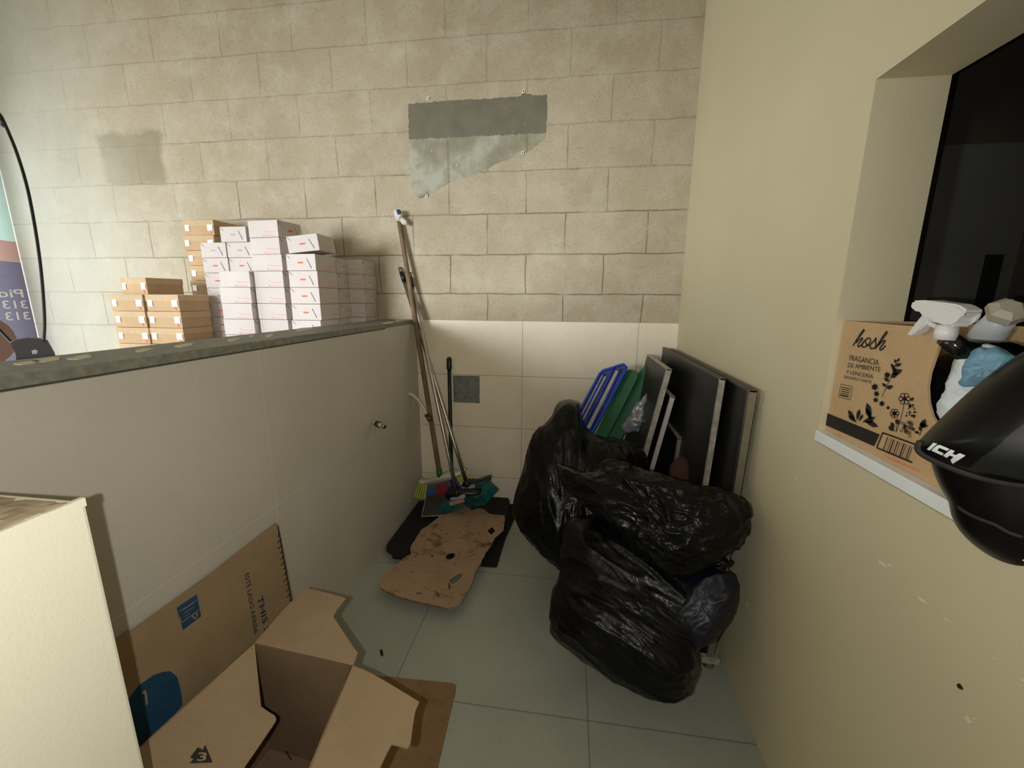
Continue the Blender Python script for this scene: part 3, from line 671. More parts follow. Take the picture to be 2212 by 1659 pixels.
# ---- water outlets
p0 = at(803, 911, 0, HW_X); e1 = at(831, 922, 0, HW_X+.075)
o1 = thing('pipe_stub', 'short white pipe stub with a bronze ring coming out of the half wall', 'pipe', p0)
dd = (e1-p0); MB().tube([p0-dd*.05, p0+dd*.75], .0085, 16).build('pipe', M['pvc'], o1, True)
MB().tube([p0+dd*.38, p0+dd*.62], .0135, 16).build('ring', M['bronze'], o1, True); MB().tube([p0+dd*.86, p0+dd*.99], .0095, 16).build('steel_end', M['alu'], o1, True); MB().tube([p0+dd*.75, p0+dd*.86], .0085, 16).build('pipe_end', M['pvc'], o1, True)
MB().tube([p0+dd*.985, p0+dd*1.0], .007, 16).build('mouth', M['hole'], o1)
cp = [at(a, b, 0, HW_X+.001) if i == 0 else at(a, b, 1, yy) for i, (a, b, yy) in enumerate(((883, 850, 0), (892, 854, -.15), (904, 865, -.16), (914, 881, -.17), (923, 897, -.185)))]
o2 = thing('curved_pipe', 'curved white pipe with a bronze nut, ending at the wooden pole', 'pipe', cp[0])
MB().tube(smooth_line(cp, 5), .0085, 14).build('pipe', M['pvc'], o2, True)
d = (cp[-1]-cp[-2]).normalized(); MB().tube([cp[-1]-d*.006, cp[-1]+d*.004, cp[-1]+d*.006, cp[-1]+d*.014, cp[-1]+d*.016, cp[-1]+d*.03, cp[-1]+d*.038], [.014, .0155, .012, .012, .0145, .013, .007], 10).build('nut', M['bronze'], o2)
ep = thing('cover_plate', 'square galvanised cover plate with rust spots on the back tiles', 'electrical box', at(1008, 870, 1, -.008))
link('plate', plate([px([(978, 811), (1036, 812), (1036, 871), (980, 869)], (0, -.0105, 0), (0, 1, 0))], .003), M['galv'], ep)
link('box', MB().prism(px([(981, 814), (1033, 815), (1033, 867), (982, 866)], (0, -.0075, 0), (0, 1, 0)), (0, -.0002, 0)).mesh(), M['galv'], ep)
for a, b in ((1024, 826), (1026, 858), (984, 846)):
    c = at(a, b, 1, -.0122); MB().tube([c, c-Vector((0, .002, 0))], .003, 10).build('screw', M['alu'], ep)

# ---- black rods behind the half wall
gx = thing('rod_stand', 'black stand with two thin curved rods rising behind the half wall', 'stand', (-1.86, -1.35, 0))
Q = [atd(a, b, 1.27) for a, b in ((94, 738), (96, 700), (94, 650), (88, 580), (77, 500), (60, 410), (38, 335), (16, 280), (4, 255))]
MB().tube(smooth_line(Q, 5), .0042, 10).build('rod', M['black_plastic'], gx, True)
MB().tube([atd(9, 272, 1.268), atd(0, 252, 1.268), atd(-6, 244, 1.268)], .0075, 10).build('rod_tip', M['black_plastic'], gx, True)
MB().tube(smooth_line([atd(a, b, 1.27) for a, b in ((30, 745), (10, 724), (-12, 702), (-40, 680))], 4), .0042, 10).build('rod', M['black_plastic'], gx, True)
b0 = atd(70, 760, 1.27); nb = Vector((CAM.x-b0.x, CAM.y-b0.y, 0)).normalized()
link('bracket', plate([px([(22, 740), (35, 734), (60, 730), (85, 731), (103, 735), (118, 762), (128, 800), (36, 805), (34, 765)], b0, nb)], .03, nb), M['black_plastic'], gx)
px_plate('button', [(68, 758), (74, 755), (81, 757), (80, 764), (70, 765)], b0+nb*.001, nb, .002, M['label_pl'], gx)
pc = atd(80, 800, 1.29); MB().tube([pc, Vector((pc.x, pc.y, 0.012))], .012, 10).build('post', M['black_plastic'], gx, True); MB().tube([(pc.x, pc.y, 0), (pc.x, pc.y, .014)], .14, 24).build('foot', M['black_plastic'], gx, True)

# ---- takeout boxes behind the half wall
BW, BD, BH = .16, .14, .0725
KW, KD, KH = .18, .165, .0765
def loc_quad(mb, pts):
    mb.bm.faces.new([mb.bm.verts.new(p) for p in pts])
def proto_white():
    r = thing('takeout_box', 'x', 'box')
    MB().box((-BW/2, -BD/2, .0006), (BW/2, BD/2, BH-.0006), bev=.0015).build('body', M['white_card'], r, local=True)
    for s in (-1, 1):
        X = s*(BW/2+.0004)
        MB().prism([(X, -s*.048, .008), (X, -s*.034, .050), (X, s*.030, .052), (X, s*.048, .008)], (s*.0010, 0, 0)).build('tuck_flap', M['white_card'], r, local=True)
        mb = MB(); mb.obox((X, s*.030, .052), (s*.0012, 0, 0), (.0, .0016, 0), (0, s*.019, -.040)); mb.build('slit', M['slit'], r, local=True); mb = MB(); mb.obox((X, -s*.068, BH-.004), (s*.0012, 0, 0), (0, .0012, 0), (0, s*.018, -.016)); mb.build('slit', M['slit'], r, local=True)
        MB().obox((X+s*.0010, -.012, .031), (s*.0006, 0, 0), (0, .026, 0), (0, 0, .007)).build('red_mark', M['ink_red'], r, local=True)
    mb = MB(); Y = -BD/2-.0003
    for q in range(4): mb.obox((BW*.02, Y, .024), (.002, 0, 0), (0, -.0003, 0), (0, 0, .007)) if q == 0 else None
    mb.obox((.014, Y, .020), (.007, 0, 0), (0, -.0003, 0), (0, 0, .007)); mb.obox((.024, Y, .021), (.046, 0, 0), (0, -.0003, 0), (0, 0, .0035))
    mb.obox((-.004, Y, .004), (.009, 0, 0), (0, -.0003, 0), (0, 0, .009)); mb.obox((.008, Y, .005), (.052, 0, 0), (0, -.0003, 0), (0, 0, .0045)); mb.build('print', M['ink_pink'], r, local=True)
    return r
def proto_kraft():
    r = thing('takeout_box', 'x', 'box')
    MB().box((-KW/2+.002, -KD/2+.002, .0006), (KW/2-.002, KD/2-.002, KH*.62), bev=.001).build('tray', M['kraft'], r, local=True)
    MB().box((-KW/2, -KD/2, KH*.60), (KW/2, KD/2, KH-.0006), bev=.002).build('lid', M['kraft_pale'], r, local=True)
    Y = -KD/2
    for x0, w_ in ((-.078, .024), (.052, .030)):
        MB().obox((x0, Y-.0002, .022), (w_, 0, 0), (0, -.0006, 0), (0, 0, .030)).build('tape', M['tape'], r, local=True)
    MB().prism([(.050, Y+.0016, .006), (.072, Y+.0016, .006), (.066, Y+.0016, .022), (.058, Y+.0016, .022)], (0, -.0016, 0)).build('triangle_print', M['ink_orange'], r, local=True)
    MB().obox((-.016, Y-.0002, .056), (.026, 0, 0), (0, -.0004, 0), (0, 0, .005)).build('lid_print', M['ink_grey'], r, local=True)
    return r
def dup(o, parent=None):
    c = o.copy(); COL.objects.link(c); c.parent = parent
    for ch in list(o.children): dup(ch, c)
    return c
ORD = ['topmost', 'second from top', 'third from top', 'fourth from top', 'fifth from top', 'sixth from top', 'seventh from top', 'eighth from top', 'ninth from top', 'tenth from top']
protos = {'w': proto_white(), 'k': proto_kraft()}; fresh = {'w': True, 'k': True}
MAR = {'grey': M['ink_grey'], 'pink': M['ink_pink']}
def put(kind, x, y, z, rz, label, group, rx=0, ry=0, marks=None):
    o = protos[kind] if fresh[kind] else dup(protos[kind]); fresh[kind] = False
    o.location = (x, y, z); o.rotation_euler = (rx, ry, rz); o['label'] = label; o['group'] = group
    if marks:
        for c in o.children:
            if c.name.startswith('red_mark'): c.data = c.data.copy(); c.data.materials[0] = MAR[marks]
    return o
R = math.radians
def stack(kind, xr, yf, zb, n, text, group, rz=0, turn=False, jit=.004, marks=(), skip=0, leanx=0):
    """n boxes; xr, yf the near right corner of the lowest"""
    w_, d_, h_ = (BW, BD, BH) if kind == 'w' else (KW, KD, KH)
    if turn: w_, d_ = d_, w_
    rnd = random.Random(text)
    for k in range(n):
        a = rz + R(rnd.uniform(-1.6, 1.6)); cx = xr + leanx*k + rnd.uniform(-jit, jit) - (w_/2*math.cos(a)+ d_/2*math.sin(a)); cy = yf + (d_/2*math.cos(a) - w_/2*math.sin(a)) + rnd.uniform(-jit, 0)
        tpos = n-1-k
        put(kind, cx, cy, zb+k*h_+.0002*k, a+(R(90) if turn else 0), text % ORD[tpos], group, marks='grey' if tpos in marks else None)
WZ, KZ = .94, .889
stack('w', -1.835, -.45, WZ, 8, 'white printed takeout box, %s in the tallest white stack', 'tallest stack of white takeout boxes', rz=R(-6), jit=.004)
stack('w', -2.003, -.455, WZ, 5, 'white printed takeout box, %s in the shorter stack beside the tallest', 'shorter stack of white takeout boxes', rz=R(-2))
stack('w', -1.665, -.455, WZ, 6, 'white takeout box, tuck flap forward, %s under the tilted box', 'flap forward stack nearest the brooms', turn=True, marks=(4,))
put('w', -1.728, -.372, WZ+6*BH+.009, R(96), 'tilted white takeout box lying crooked on top of the flap forward stack', 'flap forward stack nearest the brooms', rx=R(-6))
stack('w', -2.228, -.310, WZ, 7, 'white takeout box, tuck flap forward, %s in column touching kraft tower', 'white column beside the kraft tower', turn=True, marks=(0, 3), jit=.002)
stack('w', -2.084, -.308, WZ, 7, 'white takeout box, tuck flap forward, %s in column behind printed stacks', 'white column behind the printed stacks', turn=True, marks=(0,), jit=.002)
put('w', -2.185, -.225, WZ+7*BH+.002, R(90), 'single white takeout box crowning the two flap forward columns', 'single white box on two columns', marks='grey')
stack('w', -1.672, -.270, WZ, 6, 'shaded white takeout box, %s in the column behind the flap forward stack', 'shaded white column', rz=R(6), marks=range(6), jit=.003)
stack('w', -1.600, -.155, WZ, 6, 'shaded white takeout box, %s in the column against the block wall', 'shaded column at the block wall', jit=.006, turn=False, marks=range(6))
stack('k', -2.338, -.50, KZ, 4, 'taped kraft takeout box, %s in the low row next to white boxes', 'low kraft row, inner column', jit=.003)
stack('k', -2.521, -.505, KZ, 4, 'taped kraft takeout box, %s in the outermost low column', 'low kraft row, outer column', jit=.003)
put('k', -2.580, -.395, KZ+4*KH+.0015, R(-10), 'single taped kraft takeout box sitting crosswise on the low kraft row', 'single kraft box on the low row')
stack('k', -2.395, -.180, KZ, 9, 'taped kraft takeout box, %s in the tall kraft tower', 'tall kraft tower', jit=.008, rz=R(1))
def table(name, x0, x1, z, label):
    t_ = thing(name, label, 'table', ((x0+x1)/2, -.3, 0)); MB().box((x0, -.58, z-.03), (x1, -.01, z-.0005)).build('tabletop', M['dark_wall'], t_)
    for a in (x0+.03, x1-.03):
        for b in (-.55, -.04): MB().tube([(a, b, 0), (a, b, z-.03)], .016, 8).build('leg', M['black_plastic'], t_)
table('storage_table', -2.322, -1.576, WZ, 'dark table behind the half wall carrying white boxes'); table('storage_table', -2.76, -2.335, KZ, 'dark table behind the half wall carrying kraft boxes')

# ---- boards leaning on the right wall
def leaning(name, x_top, z_top, lean, y0, y1, thick, label, cat, mat, edge_mat, edge=True, edge_w=.012, group=None, z0=.012):
    t_ = thing(name, label, cat, (x_top-lean*z_top, (y0+y1)/2, 0), group)
    b = Vector((x_top-lean*(z_top-z0), y0, z0)); ez = Vector((lean*(z_top-z0), 0, z_top-z0)); ex = Vector((thick, 0, -thick*lean))
    MB().obox(b, ex, (0, y1-y0, 0), ez).build('board', mat, t_)
    MB().obox(b+Vector((-.001, -.004, 0)), ex+Vector((.002, 0, 0)), (0, edge_w, 0), ez).build('edge_strip', edge_mat, t_)
    MB().obox(b+ez+Vector((-.001, -.004, -.004)), ex+Vector((.002, 0, 0)), (0, y1-y0+.004, 0), (0, 0, .007)).build('top_strip', M['alu_worn'] if name != 'display_board' else M['dark_wall'], t_)
    return t_
b1 = leaning('display_board', -.040, .940, .03, -1.0, -.03, .018, 'large black board with aluminium front edge leaning flat on the painted wall', 'board', M['black_board'], M['alu'], edge_w=.014)
MB().tube([(-.052, -.975, .0), (-.052, -.975, .10)], .010, 10).build('foot', M['alu'], b1, True); MB().tube([(-.052, -.975, 0), (-.052, -.975, .018)], .018, 12).build('foot_cap', M['black_plastic'], b1, True)
MB().box((-.085, -1.01, .035), (-.03, -.99, .055)).build('foot_bracket', M['alu_worn'], b1)
q = at(1560, 818, 0, -.070)
leaning('display_board', -.075, q.z, .045, q.y, -.04, .013, 'narrower black board in front of the large one, bright worn edge', 'board', M['black_board'], M['alu_worn'])
leaning('panel_sheet', -.152, .914, .186, -.50, -.06, .018, 'dark leaning panel with rusty pale edge, next to the green lids', 'panel', M['black_board'], M['alu_worn'])
leaning('panel_sheet', -.132, .806, .186, -.52, -.08, .014, 'shorter leaning panel with a bright white edge', 'panel', M['black_board'], M['white_card'])
leaning('panel_sheet', -.100, .645, .06, -.56, -.30, .016, 'low dark slab with grey edge between the white-edged panel and boards', 'panel', M['black_board'], M['cap'])
rb = link('round_cushion', blob([(1452, 1000), (1475, 985), (1495, 1002), (1502, 1030), (1495, 1060), (1465, 1065), (1448, 1040)], (1475, 1025), 1.56, .04, .004, 14, 40, 24, seed=9), simple('dark_red_fabric', (62, 30, 26), .8), None, True)
tag(rb, 'dark red-brown rounded item behind the bags in front of the boards', 'cushion')

# ---- lids behind the rear bag
ln = Vector((-.35, -1, .42)).normalized()
def lid(pts, p0, mat, label, name='crate_lid', sm=3, thick=.018, **k):
    t_ = thing(name, label, 'lid', atp(pts[-1][0], pts[-1][1], p0, ln), 'plastic lids behind the bin bag'); loop = [atp(a, b, p0, ln) for a, b in pts]
    link('panel', plate([loop], thick, ln), mat, t_); return t_
pb = (-.40, -.22, .7)
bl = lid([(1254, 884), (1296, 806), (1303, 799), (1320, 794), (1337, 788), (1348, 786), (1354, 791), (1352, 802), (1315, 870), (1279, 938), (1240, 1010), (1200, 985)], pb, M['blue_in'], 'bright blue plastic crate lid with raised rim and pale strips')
ring = [atp(a, b, Vector(pb)+ln*.010, ln) for a, b in [(1254, 884), (1296, 806), (1303, 800), (1320, 795), (1337, 789), (1347, 787), (1352, 792), (1351, 802), (1315, 870), (1277, 938), (1240, 1010), (1200, 985)]]
MB().tube(ring+[ring[0]], .006, 8, False).build('rim', M['blue_lid'], bl, True)
for p_, q_ in (((1327, 793), (1262, 925)), ((1341, 797), (1275, 930)), ((1306, 808), (1243, 930))):
    a, b = (atp(*v, Vector(pb)+ln*.010, ln) for v in (p_, q_)); MB().tube([a, b], .0055, 8).build('rib', M['blue_lid'], bl, True)
for p_, q_ in (((1305, 812), (1256, 905)), ((1335, 802), (1272, 925))):
    mb = MB(); stroke(mb, [p_, q_], .024, ln, Vector(pb)+ln*.0105); mb.build('pale_strip', M['lid_stripe'], bl)
lid([(1336, 835), (1352, 803), (1360, 798), (1370, 800), (1377, 806), (1378, 814), (1345, 880), (1311, 945), (1270, 1020), (1245, 1005), (1287, 935)], (-.36, -.18, .7), M['green_lid'], 'dark green plastic lid between the blue lid and the taller green one')
lid([(1375, 812), (1384, 798), (1398, 787), (1410, 781), (1420, 780), (1428, 785), (1428, 795), (1412, 830), (1380, 880), (1350, 934), (1300, 1020), (1270, 1005), (1312, 945), (1340, 880)], (-.27, -.14, .7), M['green_lid'], 'taller dark green plastic lid, nearest the leaning panels')
sf = link('plastic_film', blob([(1372, 880), (1395, 855), (1402, 850), (1396, 885), (1385, 925), (1372, 934), (1350, 925), (1358, 905)], (1378, 895), 1.93, .03, .012, 30, 50, 30, seed=5), M['silver_film'], None, True)
tag(sf, 'crumpled silvery plastic film tucked between green lid and leaning panels', 'plastic film')

# ---- bin bags
def cl(xmax=-.005, ymax=-.012):
    def f(p): return Vector((min(p.x, xmax), min(p.y, ymax), max(p.z, .004)))
    return f
bagA = [(1205, 873), (1225, 867), (1250, 876), (1256, 905), (1264, 930), (1292, 944), (1340, 953), (1385, 972), (1402, 1040), (1398, 1130), (1370, 1210), (1310, 1252), (1250, 1250), (1205, 1222), (1160, 1183), (1126, 1139), (1115, 1105), (1122, 1060), (1136, 1020), (1144, 965), (1160, 935), (1188, 906)]
o = link('bin_bag', blob(bagA, (1255, 1075), 1.74, .17, .012, 7, 190, 110, pw=.6, clamp=cl(), seed=1, folds=(1.3, .5, .8), axis=.1), M['bag'], None, True)
tag(o, 'black bin bag with a gathered peak, at the back tiles below the blue lid', 'trash bag')
bagB = [(1215, 1170), (1235, 1120), (1330, 1120), (1450, 1160), (1530, 1205), (1568, 1232), (1590, 1270), (1578, 1320), (1547, 1376), (1507, 1400), (1501, 1440), (1492, 1478), (1465, 1506), (1420, 1513), (1375, 1495), (1300, 1452), (1240, 1412), (1194, 1378), (1187, 1350), (1195, 1290), (1210, 1228)]
o = link('bin_bag', blob(bagB, (1385, 1320), 1.245, .15, .010, 9, 230, 140, pw=.6, clamp=cl(), seed=4, folds=(.35, 1.5, .7), axis=-.6, back=.2, ridge=4), M['bag'], None, True)
tag(o, 'big full black bin bag standing on the floor tiles, nearest the room', 'trash bag')
bagC = [(1208, 1004), (1240, 1020), (1290, 1018), (1310, 1000), (1345, 1002), (1380, 1014), (1430, 1030), (1500, 1050), (1575, 1068), (1605, 1083), (1619, 1108), (1612, 1150), (1580, 1182), (1535, 1218), (1490, 1238), (1450, 1240), (1400, 1212), (1345, 1160), (1290, 1110), (1240, 1072), (1218, 1045)]
o = link('bin_bag', blob(bagC, (1430, 1120), 1.20, .11, .011, 12, 230, 130, pw=.6, clamp=cl(), seed=6, folds=(.7, 1.2, 1), axis=-.25, back=.17, crease=1.2), M['bag'], None, True)
tag(o, 'crumpled glossy black bin bag slumped on top of the big full one', 'trash bag')
kb = thing('bin_bag', 'small navy and black knotted bag wedged at the painted wall', 'trash bag', (-.06, -1.08, 0))
link('body', blob([(1468, 1262), (1500, 1238), (1540, 1228), (1572, 1236), (1590, 1270), (1582, 1310), (1560, 1350), (1535, 1382), (1500, 1395), (1455, 1365), (1440, 1320)], (1520, 1310), 1.12, .05, .007, 16, 90, 50, clamp=cl(), seed=8, pw=.9, folds=(1.4, .6, 1), axis=-.8), M['bag_blue'], kb, True)
link('knot', blob([(1535, 1215), (1550, 1204), (1570, 1208), (1579, 1216), (1568, 1226), (1555, 1238), (1538, 1230)], (1556, 1220), 1.12, .02, .006, 40, 40, 24, seed=3), M['bag'], kb, True)

# ---- the serving window sill
HX = .014
hb = thing('printed_carton', 'brown carton lettered hosh with black flower prints on the white sill', 'box', (HX+.09, -1.40, .912))
hp = ((HX, 0, 0), (1, 0, 0))
HZ0, HZ1 = .9125, 1.148
YL = -1.2665; YR = -1.72
front = [(YL, HZ0), (YL, HZ1-.002)]
topc = atp(2030, 700, *hp); cut = [atp(a, b, *hp) for a, b in ((2033, 715), (2030, 738), (2020, 770), (2008, 805), (2003, 835), (2005, 870), (2014, 900), (2026, 918), (2050, 950), (2080, 985))]
loop = [Vector((HX, YL, HZ0)), Vector((HX, YL, HZ1)), Vector((HX, topc.y, HZ1))] + cut + [Vector((HX, YR, .98)), Vector((HX, YR, HZ0))]
link('front_panel', plate([loop], .004, (-1, 0, 0)), M['card_hosh'], hb)
link('back_panel', MB().box((HX+.19, YR, HZ0), (HX+.194, YL, HZ1)).mesh(), M['card_hosh'], hb); link('side_panel', MB().box((HX+.002, YL-.004, HZ0), (HX+.19, YL, HZ1)).mesh(), M['card_hosh'], hb)
link('side_panel', MB().box((HX+.002, YR, HZ0), (HX+.19, YR+.004, HZ1)).mesh(), M['card_hosh'], hb); link('bottom', MB().box((HX+.002, YR, HZ0), (HX+.19, YL, HZ0+.004)).mesh(), M['card_hosh'], hb)
HP = (Vector((HX-.0005, 0, 0)), Vector((1, 0, 0)))
def st_(mb, pts, w_): stroke(mb, pts, w_, HP[1], HP[0])
# script wordmark drawn from the crop (crop pixel -> photograph pixel)
def c8(pts): return [(1740+a/2.593, 600+b/2.593) for a, b in pts]
mb = MB()
def c12(pts): return [(1830+a/12.7, 700+b/12.7) for a, b in pts]
for a, b in (((160, 600), (475, 150)), ((775, 685), (1105, 205))): st_(mb, c12([a, (a[0]*.5+b[0]*.5-6, a[1]*.5+b[1]*.5), b]), [.0022, .0035, .0048, .0058, .0058])
st_(mb, c12([(250, 520), (330, 440), (420, 385), (420, 420), (350, 510), (300, 590), (325, 622), (400, 575), (440, 500)]), .0030)
st_(mb, c12([(530, 415), (450, 500), (415, 590), (460, 635), (560, 590), (635, 490), (640, 410), (590, 385), (530, 420), (510, 490), (545, 570), (620, 590)]), .0029)
st_(mb, c12([(805, 375), (760, 440), (680, 520), (635, 600), (655, 665), (740, 665), (795, 590), (785, 490), (800, 385)]), .0030)
st_(mb, c12([(850, 600), (930, 510), (1035, 455), (1030, 500), (950, 600), (905, 670), (920, 710), (985, 680), (1055, 590)]), .0031)
mb.build('wordmark', M['ink_black'], hb)
def ht(s, a, b, c, bold=.0, shear=0): 
    A, B, Cc = c8([a, b, c]); return text_px('lettering', s, A, B, Cc, *HP, M['ink_black'], hb, shear, bold)
ht('FRAGANCIA', (246, 462), (410, 492), (250, 432)); ht('DE AMBIENTE', (238, 500), (420, 528), (242, 476)); ht('Y LENCERÍA', (228, 536), (380, 566), (232, 510)); ht('DESINFECTANTE', (216, 562), (370, 594), (219, 546))
mb = MB(); fr = c8([(200, 596), (266, 610), (250, 684), (186, 666), (200, 596)])
for i in range(4): st_(mb, [fr[i], fr[i+1]], .0011)
for k in range(5): st_(mb, c8([(204-2*k, 612+11*k), (254-3*k, 623+11*k)]), .0017 if k < 4 else .003)
mb.build('stamp_print', M['ink_black'], hb)
def leaf(mb, a, b, w_):
    a, b = Vector(a), Vector(b); d = b-a; n_ = Vector((-d.y, d.x))*w_; pts = [a, a+d*.3+n_, a+d*.65+n_*.8, b, a+d*.65-n_*.8, a+d*.3-n_]
    P = [atp(*c8([(q.x, q.y)])[0], *HP)-Vector((.0008, 0, 0)) for q in pts]; mb.bm.faces.new([mb.bm.verts.new(p) for p in P])
mb = MB()
st_(mb, c8([(430, 668), (455, 610), (480, 560), (515, 460)]), .0012)
for a, b in (((455, 610), (430, 590)), ((455, 620), (495, 605)), ((470, 580), (440, 560)), ((480, 560), (520, 530)), ((490, 540), (545, 515)), ((500, 510), (480, 480)), ((505, 495), (540, 480)), ((510, 480), (500, 455)), ((515, 470), (530, 450))): leaf(mb, a, b, .28)
for (fx, fy, fr_) in ((460, 545, 20), (500, 515, 16), (390, 612, 22), (400, 650, 18), (395, 685, 16), (430, 705, 18), (465, 728, 12)):
    for q in range(6):
        t0 = q*math.tau/6+fx; leaf(mb, (fx, fy), (fx+fr_*math.cos(t0), fy+fr_*math.sin(t0)), .30)
for (fx, fy, fr_) in ((556, 678, 34), (500, 760, 26)):
    for q in range(6):
        t0 = q*math.tau/6; c_ = (fx+fr_*.6*math.cos(t0), fy+fr_*.6*math.sin(t0)); pts = [(c_[0]+fr_*.36*math.cos(k*math.tau/10), c_[1]+fr_*.36*math.sin(k*math.tau/10)) for k in range(11)]; st_(mb, c8(pts), .0014)
    st_(mb, c8([(fx+5*math.cos(k), fy+5*math.sin(k)) for k in range(8)]), .0035)
st_(mb, c8([(553, 710), (540, 770), (522, 830), (508, 865)]), .0012); st_(mb, c8([(500, 786), (512, 830), (508, 865)]), .0011)
rr = random.Random(3)
for k in range(26):
    a, b = 590+rr.uniform(-22, 26), 735+rr.uniform(-25, 40)
    leaf(mb, (a, b), (a+rr.uniform(-14, 14), b+rr.uniform(-14, 14)), .4)
for k in range(30):
    a, b = 575+rr.uniform(-38, 34), 845+rr.uniform(-38, 45); st_(mb, c8([(a+7*math.cos(q), b+7*math.sin(q)) for q in (0, 1.3, 2.6, 3.9, 5.2, 6.28)]), .0009)
for a, b in (((240, 740), (280, 800)), ((305, 735), (290, 800)), ((240, 770), (290, 812)), ((345, 700), (370, 790)), ((340, 730), (372, 800)), ((395, 780), (320, 810)), ((325, 765), (300, 805)), ((410, 835), (330, 800)), ((385, 800), (350, 815))):
    leaf(mb, a, b, .16)
for a, b in (((468, 830), (500, 860)), ((515, 790), (522, 825)), ((480, 810), (500, 840)), ((640, 870), (612, 862)), ((650, 840), (675, 790)), ((640, 825), (690, 830)), ((650, 860), (640, 830)), ((590, 690), (610, 670)), ((605, 755), (625, 750))): leaf(mb, a, b, .3)
st_(mb, c8([(640, 885), (652, 850), (665, 815)]), .0012)
mb.build('flower_print', M['ink_black'], hb)
mb = MB(); P = [atp(a, b, *HP)-Vector((.0008, 0, 0)) for a, b in c8([(124, 758), (418, 878), (386, 944), (115, 826)])]; mb.bm.faces.new([mb.bm.verts.new(p) for p in P]); mb.build('black_band', M['ink_black'], hb)
mb = MB()
for k, wd in enumerate((3, 1, 2, 4, 1, 3, 2, 1, 4, 2, 1, 3, 2)):
    a = 448+k*11.5; st_(mb, c8([(a+14, 892+k*4.6), (a-12, 966+k*4.6)]), .0006*wd)
for a, b in (((434, 868), (400, 952)), ((434, 868), (640, 942)), ((400, 952), (600, 1035))): st_(mb, c8([a, b]), .0028)
mb.build('barcode', M['ink_black'], hb)
mb = MB(); st_(mb, c8([(455, 1005), (640, 1085)]), .0022); st_(mb, c8([(160, 870), (210, 892)]), .0012); mb.build('small_print', M['ink_orange'], hb)
# sprayers and pack in the carton
def prism_px(name, pts, X, thick, mat, parent, sm=True, bev=.002):
    L = [at(a, b, 0, X) for a, b in pts]; mb = MB(); mb.prism(L, (thick, 0, 0)); bmesh.ops.bevel(mb.bm, geom=list(mb.bm.edges), offset=bev, segments=2, affect='EDGES'); return mb.build(name, mat, parent)
def c4(pts): return [(1940+a/5.184, 600+b/5.184) for a, b in pts]
s1 = thing('spray_bottle', 'dark bottle with a white trigger sprayer pointing into the room, in the carton', 'spray bottle', (HX+.065, -1.51, .918))
X1 = HX-.026
prism_px('spray_head', c4([(120, 345), (150, 255), (300, 250), (650, 298), (770, 372), (690, 412), (640, 480), (615, 550), (520, 530), (390, 490), (340, 470), (290, 410), (240, 380), (205, 352)]), X1, .024, M['white_plastic'], s1, bev=.003)
prism_px('trigger', c4([(270, 400), (335, 400), (335, 470), (290, 530), (210, 600), (150, 642), (92, 640), (92, 625), (150, 570), (205, 500)]), X1+.005, .014, M['white_plastic'], s1)
a, b = at(*c4([(560, 530)])[0], 0, X1+.012), at(*c4([(520, 690)])[0], 0, X1+.012)
MB().tube([a, b], [.0125, .0135], 20).build('collar', M['white_plastic'], s1, True)
MB().tube(smooth_line([at(*q, 0, X1+.012) for q in c4([(355, 515), (430, 545), (500, 560), (560, 575)])], 4), .004, 8).build('tube', M['white_plastic'], s1, True)
bx = HX+.078; by = at(2040, 850, 0, bx).y
MB().tube([b+Vector((.002, 0, .002)), b+Vector((.02, -.002, -.012)), Vector((bx-.02, b.y-.008, b.z-.03)), Vector((bx, by, b.z-.055)), Vector((bx, by, .9185)), Vector((bx, by, .917))], [.012, .014, .030, .033, .033, .028], 28).build('bottle', M['bottle'], s1, True)
s2 = thing('spray_bottle', 'second bottle with a grey white ribbed sprayer seen from behind', 'spray bottle', (HX+.12, -1.60, .918))
a, b = at(*c4([(985, 665)])[0], 0, HX+.09), at(*c4([(1210, 390)])[0], 0, HX+.075)
d = (b-a)
MB().tube([a-d*.05, a, a+d*.45, a+d*.5, a+d*.85], [.021, .021, .020, .0185, .017], 24).build('collar', M['pack_white'], s2, True)
MB().tube([a+d*.8, a+d*.95, a+d*1.12, a+d*1.24], [.016, .0235, .0225, .013], 6).build('spray_head', M['pvc'], s2)
prism_px('trigger', c4([(1110, 320), (1190, 230), (1230, 260), (1180, 400), (1060, 480), (930, 530), (1020, 450), (1090, 400)]), HX+.085, .012, M['pvc'], s2)
e = a-d*.05; MB().tube([e, e+Vector((0, 0, -.02)), Vector((e.x+.01, e.y, .96)), Vector((e.x+.01, e.y, .918))], [.014, .028, .030, .028], 24).build('bottle', M['bottle'], s2, True)
pk = thing('wipes_pack', 'white and pale blue crinkled pack beside the bottles in the carton', 'pack', (HX+.04, -1.58, .918))
pack = c4([(450, 1450), (470, 1370), (530, 1200), (590, 1000), (640, 890), (760, 800), (900, 745), (980, 728), (1060, 740), (1200, 820), (1320, 900), (1500, 1050), (1480, 1500), (1200, 1700), (800, 1750), (520, 1620)])
def clp(p): return Vector((p.x, min(p.y, -1.27), max(p.z, .918)))
link('body', blob(pack, c4([(960, 1260)])[0], (at(*c4([(960, 1260)])[0], 0, HX+.035)-CAM).dot(FWD), .022, .004, 26, 90, 50, pw=.4, clamp=clp, seed=11), M['pack_white'], pk, True)
bp = c4([(700, 1180), (740, 1080), (800, 930), (900, 800), (980, 820), (1100, 810), (1230, 880), (1270, 930), (1150, 1060), (1000, 1150), (840, 1200)])
link('blue_wrap', blob(bp, c4([(980, 1010)])[0], (at(*c4([(980, 1010)])[0], 0, HX+.022)-CAM).dot(FWD), .012, .004, 30, 70, 40, pw=.4, clamp=clp, seed=12), M['pack_blue'], pk, True)

